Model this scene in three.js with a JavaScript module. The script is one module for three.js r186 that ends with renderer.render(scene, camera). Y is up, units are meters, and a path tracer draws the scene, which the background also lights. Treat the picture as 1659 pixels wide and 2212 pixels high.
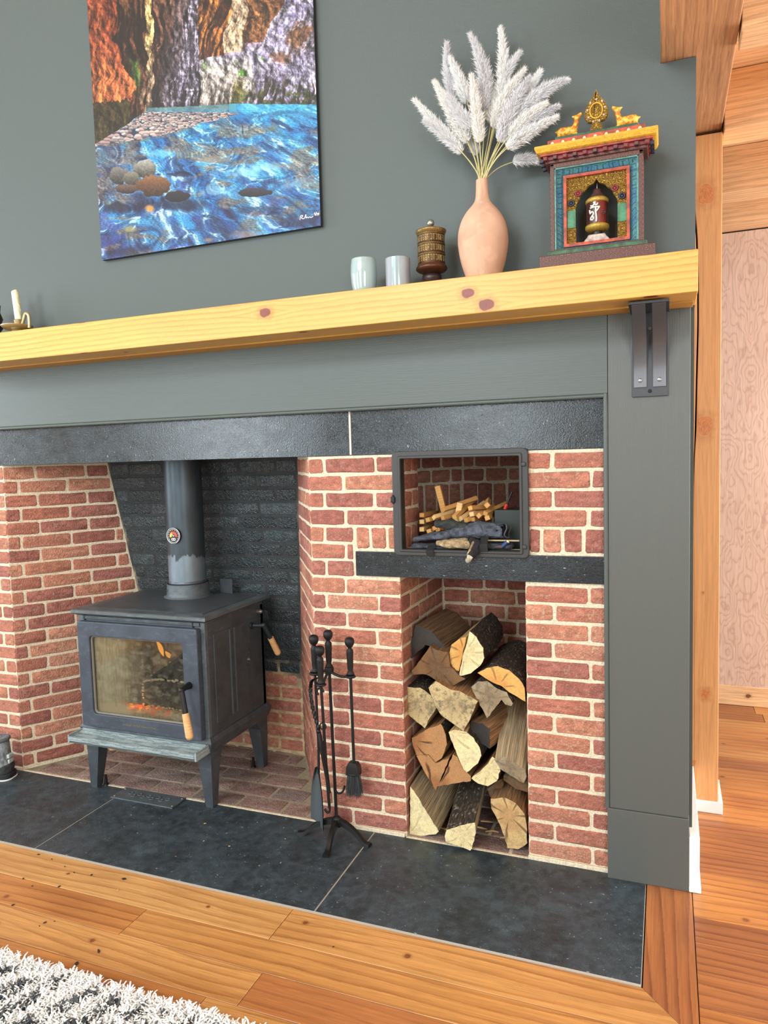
import * as THREE from 'three';
import { mergeGeometries, mergeVertices, toCreasedNormals } from 'three/addons/utils/BufferGeometryUtils.js';
import { RoundedBoxGeometry } from 'three/addons/geometries/RoundedBoxGeometry.js';
import { MarchingCubes } from 'three/addons/objects/MarchingCubes.js';
import { RectAreaLightUniformsLib } from 'three/addons/lights/RectAreaLightUniformsLib.js';

// ---------------------------------------------------------------- camera, sky, daylight, exposure
const scene = new THREE.Scene();
const camera = new THREE.PerspectiveCamera(70.532, 1659 / 2212, 0.05, 100);
camera.position.set(0.4638, 1.4779, 2.5438);
camera.rotation.order = 'YXZ';
camera.rotation.set(-0.0767913, 0.3726887, -0.0284758);
camera.updateMatrixWorld(true);

scene.background = new THREE.Color(0.62, 0.74, 0.92);      // overcast-bright sky, seen only through the windows

RectAreaLightUniformsLib.init();
const renderer = new THREE.WebGLRenderer({ antialias: true });
renderer.toneMapping = THREE.LinearToneMapping;
renderer.toneMappingExposure = 0.47;
renderer.shadowMap.enabled = true;
renderer.shadowMap.type = THREE.PCFSoftShadowMap;

// daylight entering through each window opening: an area light the size of the opening, just inside the glass
function daylight(x, y, z, w, h, tx, ty, tz, intensity, color) {
  const l = new THREE.RectAreaLight(color, intensity, w, h);
  l.position.set(x, y, z); l.lookAt(tx, ty, tz); scene.add(l);
}
const ROOM = { left: -6.4, right: 4.2, front: 5.4, ceil: 4.9 };
const WINDOWS = [   // wall, centre along the wall, centre height, width, height
  { wall: 'front', c: -1.35, y: 2.15, w: 1.45, h: 2.5, I: 15, col: [0.93, 1.0, 1.03] },
  { wall: 'front', c: -4.7, y: 2.15, w: 1.9, h: 2.5, I: 21, col: [0.91, 1.0, 1.06] },
  { wall: 'front', c: 2.4, y: 2.15, w: 1.7, h: 2.5, I: 24, col: [0.95, 1.0, 1.02] },
  { wall: 'front', c: -2.0, y: 4.15, w: 3.4, h: 1.1, I: 42, col: [0.92, 1.0, 1.05] },
  { wall: 'left', c: 1.7, y: 2.1, w: 2.4, h: 2.4, I: 19, col: [0.9, 1.0, 1.07] },
  { wall: 'right', c: -0.7, y: 1.45, w: 2.0, h: 1.9, I: 50, col: [0.97, 1.0, 1.02] },
];
for (const w of WINDOWS) {
  const c = new THREE.Color(...w.col);
  if (w.wall === 'front') daylight(w.c, w.y, ROOM.front - 0.03, w.w - 0.1, w.h - 0.1, w.c, w.y, 0, w.I, c);
  if (w.wall === 'left') daylight(ROOM.left + 0.03, w.y, w.c, w.w - 0.1, w.h - 0.1, 0, w.y, w.c, w.I, c);
  if (w.wall === 'right') daylight(ROOM.right - 0.03, w.y, w.c, w.w - 0.1, w.h - 0.1, 0, w.y, w.c, w.I, c);
}

// ---------------------------------------------------------------- small helpers
const V = (x, y, z) => new THREE.Vector3(x, y, z);
let seed0 = 12345;
function rng(s) { let a = s >>> 0; return () => { a = (a + 0x6D2B79F5) >>> 0; let t = Math.imul(a ^ (a >>> 15), 1 | a); t = (t + Math.imul(t ^ (t >>> 7), 61 | t)) ^ t; return ((t ^ (t >>> 14)) >>> 0) / 4294967296; }; }
const clamp = (x, a = 0, b = 1) => Math.min(b, Math.max(a, x));
const mixn = (a, b, t) => a + (b - a) * t;
const sstep = (a, b, x) => { const t = clamp((x - a) / (b - a)); return t * t * (3 - 2 * t); };
const mix3 = (a, b, t) => [a[0] + (b[0] - a[0]) * t, a[1] + (b[1] - a[1]) * t, a[2] + (b[2] - a[2]) * t];
const LAT = new Float32Array(65536); { const r = rng(77); for (let i = 0; i < 65536; i++) LAT[i] = r(); }
function vn(x, y) {      // smooth value noise, period 256
  const xi = Math.floor(x), yi = Math.floor(y); let fx = x - xi, fy = y - yi;
  fx = fx * fx * (3 - 2 * fx); fy = fy * fy * (3 - 2 * fy);
  const x0 = xi & 255, x1 = (xi + 1) & 255, y0 = (yi & 255) << 8, y1 = ((yi + 1) & 255) << 8;
  const a = LAT[y0 + x0], b = LAT[y0 + x1], c = LAT[y1 + x0], d = LAT[y1 + x1];
  return a + (b - a) * fx + (c - a + (a - b - c + d) * fx) * fy;
}
function fbm(x, y, o = 4) { let s = 0, a = 0.5, n = 0; for (let i = 0; i < o; i++) { s += a * vn(x, y); n += a; a *= 0.5; x = x * 2.03 + 17.3; y = y * 2.03 + 9.1; } return s / n; }
const n3 = (x, y, z) => vn(x + z * 3.7, y + z * 1.3) * 0.5 + vn(x * 1.1 + 40 - z * 2.1, y + 60 + z * 2.9) * 0.5;

// a photo pixel gives a direction; the distance comes from the plane the thing stands on or touches
const FPX = 1106 / Math.tan(THREE.MathUtils.degToRad(70.532 / 2));
function ray(px, py) { return V((px - 829.5) / FPX, -(py - 1106) / FPX, -1).applyQuaternion(camera.quaternion); }
function at(px, py, axis, val) { const d = ray(px, py), o = camera.position; const t = (val - o[axis]) / d[axis]; return V(o.x + d.x * t, o.y + d.y * t, o.z + d.z * t); }

const used = {};
function numbered(n) { used[n] = (used[n] ?? -1) + 1; return used[n] ? `${n}_${String(used[n]).padStart(3, '0')}` : n; }
function shade(o) { o.castShadow = true; o.receiveShadow = true; return o; }
function thing(name, label, category, pos = [0, 0, 0], turn = 0, group) {
  const g = new THREE.Group(); g.name = numbered(name); g.position.set(...pos); g.rotation.y = turn; scene.add(g);
  g.userData = { label, category }; if (group) g.userData.group = group; return g;
}
function structG(name, label, category) { const g = new THREE.Group(); g.name = numbered(name); g.userData = { label, category, kind: 'structure' }; scene.add(g); return g; }
function part(name, geo, mat, parent, label) { const m = shade(new THREE.Mesh(geo, mat)); m.name = name; if (label) m.userData.label = label; parent.add(m); return m; }
function solo(name, geo, mat, label, category, group) { const m = shade(new THREE.Mesh(geo, mat)); m.name = numbered(name); m.userData = { label, category }; if (group) m.userData.group = group; scene.add(m); return m; }
function struct(name, geo, mat, label, category) { const m = solo(name, geo, mat, label, category); m.userData.kind = 'structure'; return m; }

// geometry helpers
const ni = g => (g.index ? g.toNonIndexed() : g);
function clean(g) { g = ni(g); for (const k of Object.keys(g.attributes)) if (!['position', 'normal', 'uv'].includes(k)) g.deleteAttribute(k); if (!g.attributes.normal) g.computeVertexNormals(); if (!g.attributes.uv) g.setAttribute('uv', new THREE.BufferAttribute(new Float32Array(g.attributes.position.count * 2), 2)); g.clearGroups(); return g; }
function merge(list) { return mergeGeometries(list.map(clean)); }
function boxUV(g, s = 1, swap = false) {      // uv in metres from the dominant axis of each face
  g = clean(g); const p = g.attributes.position, uv = g.attributes.uv; const a = V(), b = V(), c = V();
  for (let i = 0; i < p.count; i += 3) {
    a.fromBufferAttribute(p, i); b.fromBufferAttribute(p, i + 1); c.fromBufferAttribute(p, i + 2);
    const n = b.clone().sub(a).cross(c.clone().sub(a)); const x = Math.abs(n.x), y = Math.abs(n.y), z = Math.abs(n.z);
    for (let k = 0; k < 3; k++) { const q = k === 0 ? a : k === 1 ? b : c; let u, v; if (z >= x && z >= y) { u = q.x; v = q.y; } else if (y >= x) { u = q.x; v = q.z; } else { u = q.z; v = q.y; } if (swap) [u, v] = [v, u]; uv.setXY(i + k, u * s, v * s); }
  }
  return g;
}
const T = (g, x, y, z) => g.translate(x, y, z);
function box(x0, x1, y0, y1, z0, z1, bev = 0) {      // box by its limits, edges rounded by bev
  const w = x1 - x0, h = y1 - y0, d = z1 - z0;
  const g = bev > 0 ? new RoundedBoxGeometry(w, h, d, 2, Math.min(bev, w / 2.01, h / 2.01, d / 2.01)) : new THREE.BoxGeometry(w, h, d);
  return boxUV(g.translate((x0 + x1) / 2, (y0 + y1) / 2, (z0 + z1) / 2));
}
function cyl(p, q, r0, r1 = r0, seg = 16, open = false) {
  const d = q.clone().sub(p), g = new THREE.CylinderGeometry(r1, r0, d.length(), seg, 1, open);
  g.applyQuaternion(new THREE.Quaternion().setFromUnitVectors(V(0, 1, 0), d.clone().normalize())); const m = p.clone().add(q).multiplyScalar(0.5);
  return clean(g.translate(m.x, m.y, m.z));
}
function tube(pts, r, seg = 24, rs = 8) { return clean(new THREE.TubeGeometry(new THREE.CatmullRomCurve3(pts), seg, r, rs)); }
function lathe(pr, seg = 40) { return clean(new THREE.LatheGeometry(pr.map(p => new THREE.Vector2(p[0], p[1])), seg)); }
function sph(x, y, z, r, sx = 1, sy = 1, sz = 1) { return clean(new THREE.SphereGeometry(r, 20, 14).scale(sx, sy, sz).translate(x, y, z)); }
function shapeOf(pts) { const s = new THREE.Shape(); pts.forEach((p, i) => i ? s.lineTo(p[0], p[1]) : s.moveTo(p[0], p[1])); s.closePath(); return s; }
function extrude(shape, depth, bev = 0, seg = 2, curve = 12) { return clean(new THREE.ExtrudeGeometry(shape, { depth: depth - 2 * bev, bevelEnabled: bev > 0, bevelSize: bev, bevelThickness: bev, bevelOffset: -bev, bevelSegments: seg, curveSegments: curve }).translate(0, 0, bev)); }
function rrect(x0, x1, y0, y1, r) { const s = new THREE.Shape(); s.moveTo(x0 + r, y0); s.lineTo(x1 - r, y0); s.quadraticCurveTo(x1, y0, x1, y0 + r); s.lineTo(x1, y1 - r); s.quadraticCurveTo(x1, y1, x1 - r, y1); s.lineTo(x0 + r, y1); s.quadraticCurveTo(x0, y1, x0, y1 - r); s.lineTo(x0, y0 + r); s.quadraticCurveTo(x0, y0, x0 + r, y0); return s; }
function loft(rings, closed = true, caps = true) {      // rings: arrays of Vector3 of equal length
  const n = rings[0].length, pos = [], idx = []; for (const r of rings) for (const p of r) pos.push(p.x, p.y, p.z);
  const m = closed ? n : n - 1;
  for (let j = 0; j < rings.length - 1; j++) for (let i = 0; i < m; i++) { const a = j * n + i, b = j * n + (i + 1) % n, c = a + n, d = b + n; idx.push(a, b, d, a, d, c); }
  if (caps) for (const [j, f] of [[0, 1], [rings.length - 1, 0]]) { const base = j * n; for (let i = 1; i < n - 1; i++) f ? idx.push(base, base + i + 1, base + i) : idx.push(base, base + i, base + i + 1); }
  const g = new THREE.BufferGeometry(); g.setAttribute('position', new THREE.Float32BufferAttribute(pos, 3)); g.setIndex(idx); g.computeVertexNormals(); return g;
}
function crease(g, deg = 35) { return clean(toCreasedNormals(g, THREE.MathUtils.degToRad(deg))); }
// mesh a distance field on a grid
function sdfMesh(f, min, max, cell) {
  const size = Math.max(max[0] - min[0], max[1] - min[1], max[2] - min[2]), res = Math.max(12, Math.ceil(size / cell) + 6);
  const mc = new MarchingCubes(res, new THREE.MeshBasicMaterial(), false, false, 120000); mc.isolation = 0; mc.reset();
  const half = size / 2 * (res / (res - 6)), cx = (min[0] + max[0]) / 2, cy = (min[1] + max[1]) / 2, cz = (min[2] + max[2]) / 2;
  for (let k = 0; k < res; k++) for (let j = 0; j < res; j++) for (let i = 0; i < res; i++) {
    const x = cx + ((i - res / 2) / (res / 2)) * half, y = cy + ((j - res / 2) / (res / 2)) * half, z = cz + ((k - res / 2) / (res / 2)) * half;
    mc.field[k * res * res + j * res + i] = -f(x, y, z);
  }
  mc.update(); const n = mc.count, g = new THREE.BufferGeometry();
  const p = new Float32Array(n * 3), nn = new Float32Array(n * 3);
  for (let i = 0; i < n; i++) { p[i * 3] = cx + mc.positionArray[i * 3] * half; p[i * 3 + 1] = cy + mc.positionArray[i * 3 + 1] * half; p[i * 3 + 2] = cz + mc.positionArray[i * 3 + 2] * half; }
  g.setAttribute('position', new THREE.BufferAttribute(p, 3)); let h = mergeVertices(g, 1e-5); h.computeVertexNormals(); return boxUV(ni(h));
}
const cap = (x, y, z, a, b, ra, rb) => { const dx = b[0] - a[0], dy = b[1] - a[1], dz = b[2] - a[2]; const t = clamp(((x - a[0]) * dx + (y - a[1]) * dy + (z - a[2]) * dz) / (dx * dx + dy * dy + dz * dz + 1e-12)); return Math.hypot(x - a[0] - dx * t, y - a[1] - dy * t, z - a[2] - dz * t) - (ra + (rb - ra) * t); };
const ell = (x, y, z, c, r) => { const k = Math.hypot((x - c[0]) / r[0], (y - c[1]) / r[1], (z - c[2]) / r[2]); return (k - 1) * Math.min(r[0], r[1], r[2]); };
const smin = (a, b, k) => { const h = clamp(0.5 + 0.5 * (b - a) / k); return b + (a - b) * h - k * h * (1 - h); };

// ---------------------------------------------------------------- procedural textures
function tex(w, h, fn, { srgb = true, wm = 1, hm = 1 } = {}) {      // fn(x, y) -> [r, g, b] 0..255 (or one number); wm, hm: metres covered
  const d = new Uint8Array(w * h * 4);
  for (let y = 0; y < h; y++) for (let x = 0; x < w; x++) { const c = fn(x, y), i = (y * w + x) * 4; if (typeof c === 'number') { d[i] = d[i + 1] = d[i + 2] = clamp(c, 0, 255); } else { d[i] = clamp(c[0], 0, 255); d[i + 1] = clamp(c[1], 0, 255); d[i + 2] = clamp(c[2], 0, 255); } d[i + 3] = 255; }
  const t = new THREE.DataTexture(d, w, h); t.magFilter = THREE.LinearFilter; t.minFilter = THREE.LinearMipmapLinearFilter; t.generateMipmaps = true; t.wrapS = t.wrapT = THREE.MirroredRepeatWrapping; t.colorSpace = srgb ? THREE.SRGBColorSpace : THREE.NoColorSpace; t.repeat.set(1 / wm, 1 / hm); t.needsUpdate = true; return t;
}
function canvasTex(w, h, draw, { wm = 1, hm = 1, srgb = true } = {}) { const c = document.createElement('canvas'); c.width = w; c.height = h; const g = c.getContext('2d'); draw(g, w, h); const t = new THREE.CanvasTexture(c); t.colorSpace = srgb ? THREE.SRGBColorSpace : THREE.NoColorSpace; t.wrapS = t.wrapT = THREE.RepeatWrapping; t.repeat.set(1 / wm, 1 / hm); return t; }
function std(color, rough, o = {}) { const { metal = 0, ...r } = o; return new THREE.MeshStandardMaterial({ color, roughness: rough, metalness: metal, ...r }); }
function phys(color, rough, o = {}) { const { metal = 0, ...r } = o; return new THREE.MeshPhysicalMaterial({ color, roughness: rough, metalness: metal, ...r }); }
const per = 256;
// wood: grain runs along x of the texture; knots = [x, y, radius] in metres
function woodTex(W, H, wm, hm, { light, dark, knotc = [92, 42, 24], rings = 60, amp = 0.004, fibre = 0.12, sd = 0, knots = [], contrast = 0.6, blotch = 0.12, slope = 0, wave = 2.2 }) {
  return tex(W, H, (px, py) => {
    const x = px / W * wm, y = py / H * hm; let v = y + slope * x, kd = 9, kr = 1, kn = null;
    v += (fbm(x * wave + sd * 3.1, y * 6 + sd, 3) - 0.5) * amp * 10;
    for (const k of knots) { const dx = (x - k[0]) / (k[3] || 2.6), dy = y - k[1], d = Math.hypot(dx, dy); v += Math.sign(dy || 1) * k[2] * 1.2 * Math.exp(-Math.pow(d / (k[2] * 2.2), 2)) * -0.9; const e = Math.hypot((x - k[0]) / (k[3] > 1.7 ? 1.35 : 1.2), dy) / k[2] * (0.85 + 0.34 * vn((x - k[0]) / k[2] * 1.3 + 40 + sd, dy / k[2] * 1.3 + 9)); if (e < kd) { kd = e; kr = k[2]; kn = k; } }
    const ph = v * rings + fbm(x * 1.3 + sd, y * 3, 2) * 1.6; const f = ph - Math.floor(ph);
    let line = Math.pow(f, 3) * (0.45 + 0.55 * fbm(x * 3 + sd * 7, y * 20, 2));
    const fib = (vn(x * 26 + sd, y * 900) - 0.5) * fibre + (vn(x * 7, y * 260 + sd) - 0.5) * fibre;
    let c = mix3(light, dark, clamp(line * contrast + (fbm(x * 1.7 + sd * 5, y * 5 + sd, 3) - 0.5) * blotch * 4));
    const m = 1 + fib; c = [c[0] * m, c[1] * m, c[2] * m];
    if (kn) { if (kd < 1) { const rr = 0.5 + 0.5 * Math.sin(kd * kr * 700 + fbm(x * 120, y * 120, 3) * 9); c = mix3(mix3(knotc, [knotc[0] * 1.5, knotc[1] * 1.4, knotc[2] * 1.3], rr * 0.25 + 0.5 * fbm(x * 150, y * 150, 2)), c, sstep(0.86, 1.04, kd)); } else if (kd < 1.9) c = mix3(c, mix3(dark, knotc, 0.35), (1.9 - kd) * 0.45 * (0.5 + vn(x * 90, y * 90))); }
    return c;
  }, { wm, hm });
}

// ---------------------------------------------------------------- materials of the setting
const texPaint = tex(512, 512, (x, y) => 128 + (fbm(x / 3, y / 3, 3) - 0.5) * 120 + (vn(x / 26, y / 26) - 0.5) * 40, { srgb: false, wm: 0.35, hm: 0.35 });
const texBrush = tex(512, 512, (x, y) => 128 + (fbm(x / 64, y * 0.5, 3) - 0.5) * 150, { srgb: false, wm: 0.5, hm: 0.3 });
const texBrushV = tex(512, 512, (x, y) => 128 + (fbm(x * 0.5, y / 64, 3) - 0.5) * 150, { srgb: false, wm: 0.3, hm: 0.5 });
const mWall = std('#4e5959', 0.6, { bumpMap: texPaint, bumpScale: 0.0012 });
const mTrimH = std('#4d5755', 0.42, { bumpMap: texBrush, bumpScale: 0.0006 });
const mTrimV = std('#545957', 0.42, { bumpMap: texBrushV, bumpScale: 0.0006 });
const mWhite = std('#e9ecec', 0.5);
const mPlaster = std('#d8d2c6', 0.9);
const slateSpots = []; { const r = rng(5); for (let i = 0; i < 520; i++) slateSpots.push([r() * 1024, r() * 1024, 0.6 + r() * r() * 5, r() * 6.3, 0.25 + r() * 0.75]); }
function slateMap(sd, gx, gy, lift) {
  const W = 1024, buf = new Float32Array(W * W);
  for (const [cx, cy, r, a, s] of slateSpots) { const ca = Math.cos(a), sa = Math.sin(a), R = Math.ceil(r * 2 + 2); for (let j = -R; j <= R; j++) for (let i = -R; i <= R; i++) { const u = (i * ca + j * sa) / (r * 1.6), v = (-i * sa + j * ca) / (r * 0.6); const d = u * u + v * v; if (d < 1.2) { const k = (((cy + j + sd * 300) & 1023) * W + ((cx + i + sd * 177) & 1023)); buf[k] = Math.max(buf[k], s * clamp(1.2 - d)); } } }
  return tex(W, W, (x, y) => { let g = 58 + lift + (fbm(x / gx + sd * 9, y / gy, 4) - 0.5) * 34 + (vn(x / 1.5, y / 1.5) - 0.5) * 16 + (fbm(x / 120 + sd, y / 120 + 5, 3) - 0.5) * 26; const w = buf[y * W + x]; const sp = Math.pow(vn(x / 2.2 + 30, y / 2.2 + sd * 10), 14) * 90; g += sp; return mix3([g * 0.82, g * 1.0, g * 1.12], [205, 212, 214], w * 0.8); }, { wm: 0.7, hm: 0.7 });
}
const texSlate = slateMap(1, 14, 5, -10), texHearth = slateMap(2, 30, 30, 0);
const texSlateB = tex(512, 512, (x, y) => fbm(x / 6, y / 6, 4) * 255, { srgb: false, wm: 0.25, hm: 0.25 });
const texHearthR = tex(512, 512, (x, y) => 70 + fbm(x / 30, y / 30, 4) * 80, { srgb: false, wm: 0.6, hm: 0.6 }), texSlateR = tex(512, 512, (x, y) => 24 + fbm(x / 40, y / 16, 4) * 44, { srgb: false, wm: 0.6, hm: 0.6 });
const mSlate = std('#ffffff', 1, { map: texSlate, bumpMap: texSlateB, bumpScale: 0.0004, roughnessMap: texSlateR });
const mHearth = std('#ffffff', 1, { map: texHearth, bumpMap: texSlateB, bumpScale: 0.0009, roughnessMap: texHearthR });
const mGrout = std('#a9a69c', 0.95, { bumpMap: texPaint, bumpScale: 0.002 });
const texMortar = tex(512, 512, (x, y) => { const g = 226 + (fbm(x / 9, y / 9, 4) - 0.5) * 70 + (vn(x / 2, y / 2) - 0.5) * 34; return [g, g * 0.965, g * 0.885]; }, { wm: 0.3, hm: 0.3 });
const mMortar = std('#f4f0e6', 0.95, { map: texMortar, bumpMap: texPaint, bumpScale: 0.004 });
// soot on the joints of the firebox back: black crust in the middle, tan mortar left bare at the edges and near the floor
const BACK = { xl: -2.089, xr: -1.213, z0: -0.57, yb: 0.35, zt: -0.40, yt: 1.50 };
const backZ = y => y < BACK.yb ? BACK.z0 : mixn(BACK.z0, BACK.zt, (y - BACK.yb) / (BACK.yt - BACK.yb));
function sootAt(x, y) {      // 0 bare brick .. 1 black crust; the crust has a ragged outline
  const hw = (BACK.xr - BACK.xl) / 2 + (y > BACK.yb ? (y - BACK.yb) * 0.09 : 0), u = Math.abs(x - (BACK.xl + BACK.xr) / 2) / hw;
  const n = fbm(x * 9 + 3, y * 9, 4) - 0.5;
  return clamp(sstep(1.12, 0.98, u + n * 0.22) * sstep(0.34, 0.62, y + n * 0.3 + (x + 1.65) * 0.1));
}
const texBackMortar = tex(256, 512, (px, py) => { const x = -2.3 + px / 256 * 1.3, y = py / 512 * 1.6; const s = sootAt(x, y), g = 0.75 + fbm(px / 4, py / 4, 3) * 0.5; return mix3([176 * g, 156 * g, 122 * g], [46 * g, 49 * g, 51 * g], s); });
const mBackMortar = std('#ffffff', 0.8, { map: texBackMortar });
const brickMaps = [0, 1, 2].map(s => tex(256, 256, (x, y) => { const g = 0.80 + (fbm(x / 26 + s * 31, y / 12, 4) - 0.5) * 0.3 + (vn(x / 1.6, y / 1.6 + s * 9) - 0.5) * 0.16; const sp = Math.pow(vn(x / 2.3 + s * 50, y / 2.3), 16) * 1.6 + sstep(0.66, 0.8, fbm(x / 14 + s * 70, y / 14 + 8, 4)) * 0.35 + sstep(0.7, 0.82, fbm(x / 5 + s * 11, y / 3 + 77, 2)) * 0.28; const k = clamp(sp); return mix3([255 * g, 250 * g, 246 * g], [255, 240, 225], k * 0.9).map((v, i) => v * (i ? 1 + k * 0.9 : 1)); }, { wm: 0.23, hm: 0.23 }));
const brickBump = tex(256, 256, (x, y) => fbm(x / 5, y / 5, 4) * 200 + Math.pow(vn(x / 9, y / 9), 3) * 60, { srgb: false, wm: 0.23, hm: 0.23 });
const bm = (c, i, r = 0.85, b = 0.004) => std(c, r, { map: brickMaps[i % 3], bumpMap: brickBump, bumpScale: b });
const mBricks = ['#d18b76', '#c9826f', '#d8937a', '#bf7b6f', '#cf8571', '#b97468', '#dd9b82'].map((c, i) => bm(c, i));
const mBricksDark = ['#84625a', '#785650', '#8b6a61'].map((c, i) => bm(c, i));
const mBricksSoot = ['#414b51', '#384248', '#48545a', '#3d474d'].map((c, i) => bm(c, i, [0.22, 0.34, 0.42, 0.28][i], 0.007));
const mBricksFloor = ['#a58680', '#ad8e86', '#9d7f7a', '#b1958c', '#95807c'].map((c, i) => bm(c, i, 0.8));

// ---------------------------------------------------------------- bricks laid one by one
const COURSE = 0.0667, Y0 = 0.0124, JOINT = 0.0105;
const brickCache = {};
function brickGeo(L, H, variant, D = 0.032) {
  const key = [Math.round(L * 250), Math.round(H * 500), variant].join(); if (brickCache[key]) return brickCache[key];
  const r = rng(variant * 991 + Math.round(L * 1000) * 7 + 3), hw = L / 2, hh = H / 2, c = Math.min(0.006, L * 0.15);
  const per = [[-hw + c, -hh], [-hw * 0.33, -hh], [hw * 0.33, -hh], [hw - c, -hh], [hw, -hh + c], [hw, hh - c], [hw - c, hh], [hw * 0.33, hh], [-hw * 0.33, hh], [-hw + c, hh], [-hw, hh - c], [-hw, -hh + c]];
  const w = per.map(p => [p[0] + (r() - 0.5) * 0.004, p[1] + (r() - 0.5) * 0.0042]);
  const tilt = [(r() - 0.5) * 0.02, (r() - 0.5) * 0.04];
  const ring = (s, z) => w.map(p => V(p[0] * (1 - s / hw), p[1] * (1 - s / hh), z + (z > -0.01 ? p[0] * tilt[0] + p[1] * tilt[1] : 0)));
  const rings = [ring(0, -D), ring(0, -0.0035), ring(0.0032, 0)]; const g = loft(rings, true, false); const n = 12, base = 24, idx = [...g.index.array]; for (let i = 1; i < n - 1; i++) idx.push(base, base + i, base + i + 1); g.setIndex(idx);
  const out = crease(g, 40), uv = out.attributes.uv, p = out.attributes.position, ox = variant * 0.37, oy = variant * 0.61;
  for (let i = 0; i < p.count; i++) uv.setXY(i, p.getX(i) + ox + p.getZ(i) * 0.7, p.getY(i) + oy + p.getZ(i) * 0.7);
  return (brickCache[key] = out);
}
let brickN = 0;
// a flat field of bricks: O origin, U along, W up, N out of the face; spans [u0, u1, v0, v1] are brick edges without the joint
function lay(parent, O, U, W, N, spans, pick, proud = 0.003, name = 'brick') {
  const q = new THREE.Quaternion().setFromRotationMatrix(new THREE.Matrix4().makeBasis(U, W, N));
  for (const [u0, u1, v0, v1] of spans) {
    if (u1 - u0 < 0.012 || v1 - v0 < 0.01) continue; const k = brickN++; const r = rng(k * 31 + 7);
    const m = shade(new THREE.Mesh(brickGeo(u1 - u0, v1 - v0, Math.floor(r() * 6)), null)); m.name = name;
    m.position.copy(O).addScaledVector(U, (u0 + u1) / 2).addScaledVector(W, (v0 + v1) / 2).addScaledVector(N, proud + (r() - 0.5) * 0.002); m.quaternion.copy(q);
    m.material = pick((u0 + u1) / 2, (v0 + v1) / 2, r()); parent.add(m);
  }
}
const anyOf = list => (u, v, r) => list[Math.floor(r * list.length)];
const rowV = k => [Y0 + k * COURSE + JOINT / 2, Y0 + (k + 1) * COURSE - JOINT / 2];
function row(k, edges, trimL = true, trimR = true) { const [v0, v1] = rowV(k), out = []; for (let i = 0; i < edges.length - 1; i++) out.push([edges[i] + (i || trimL ? JOINT / 2 : 0), edges[i + 1] - (i < edges.length - 2 || trimR ? JOINT / 2 : 0), v0, v1]); return out; }

const XB = 0.2746, XC = -0.8426, XD = -0.474, XE = -2.4593, SPL = THREE.MathUtils.degToRad(33);
const X = V(1, 0, 0), Yv = V(0, 1, 0), Z = V(0, 0, 1);
{ // front face of the masonry
  const w = structG('wall_fireplace', 'red brick fireplace face with pale mortar joints around the stove and wood niche', 'brick wall');
  const m = -0.0;
  const slabs = [box(0, 0.30, 0, 1.03, -0.3, m), box(XC, XD, 0, 1.484, -0.06, m), box(XD, 0.30, 1.0301, 1.13, -0.05, m), box(0.015, 0.30, 1.1301, 1.484, -0.15, m), box(XD, 0.0149, 1.474, 1.484, -0.05, m), box(-2.9, XE, 0, 1.49, -0.12, m)];
  part('mortar', merge(slabs), mMortar, w);
  part('mortar_base', merge([box(XC, XD - 0.005, 0, Y0 + 0.004, -0.02, 0.010, 0.003), box(-0.002, 0.28, 0, Y0 + 0.004, -0.02, 0.010, 0.003), box(-2.9, XE, 0, Y0 + 0.004, -0.02, 0.010, 0.003), box(XE, XC, 0, 0.003, -0.004, 0.008, 0.001), box(XD, 0, 0, 0.003, -0.004, 0.008, 0.001)]), mMortar, w);
  const S = []; const r = rng(4); const j = () => (r() - 0.5) * 0.012;
  for (let k = 0; k < 15; k++) { S.push(...row(k, k % 2 ? [0, 0.096 + j(), XB + 0.004] : [0, 0.219 + j(), XB + 0.004], false, false)); S.push(...row(k, k % 2 ? [XC, -0.779 + j(), -0.566 + j(), XD] : [XC, -0.697 + j(), XD], false, false)); }
  for (let k = 15; k < 22; k++) {
    if (k < 18) S.push(...row(k, k === 17 ? [XC, -0.782, -0.655] : k === 16 ? [XC, -0.693, -0.657] : [XC, -0.781, -0.657], false, true));
    else S.push(...row(k, k % 2 ? [XC, -0.779 + j(), -0.564 + j(), -0.478] : [XC, -0.691 + j(), -0.478], false, false));
    if (k >= 18) S.push(...row(k, k % 2 ? [0.012, 0.098 + j(), XB + 0.004] : [0.012, 0.222 + j(), XB + 0.004], false, false));
  }
  const sv0 = 1.117 + JOINT, sv1 = Y0 + 18 * COURSE - JOINT / 2;
  for (const e of [[-0.652, -0.589, -0.521, -0.476], [0.012, 0.057, 0.13, 0.202, XB + 0.004]]) for (let i = 0; i < e.length - 1; i++) S.push([e[i] + JOINT / 2, e[i + 1] - JOINT / 2, sv0, sv1]);
  for (let k = 0; k < 22; k++) S.push(...row(k, k % 2 ? [-2.86, -2.74, -2.53 + j(), XE] : [-2.86, -2.64 + j(), XE], false, false));
  lay(w, V(0, 0, 0), X, Yv, Z, S, anyOf(mBricks));
}
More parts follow.
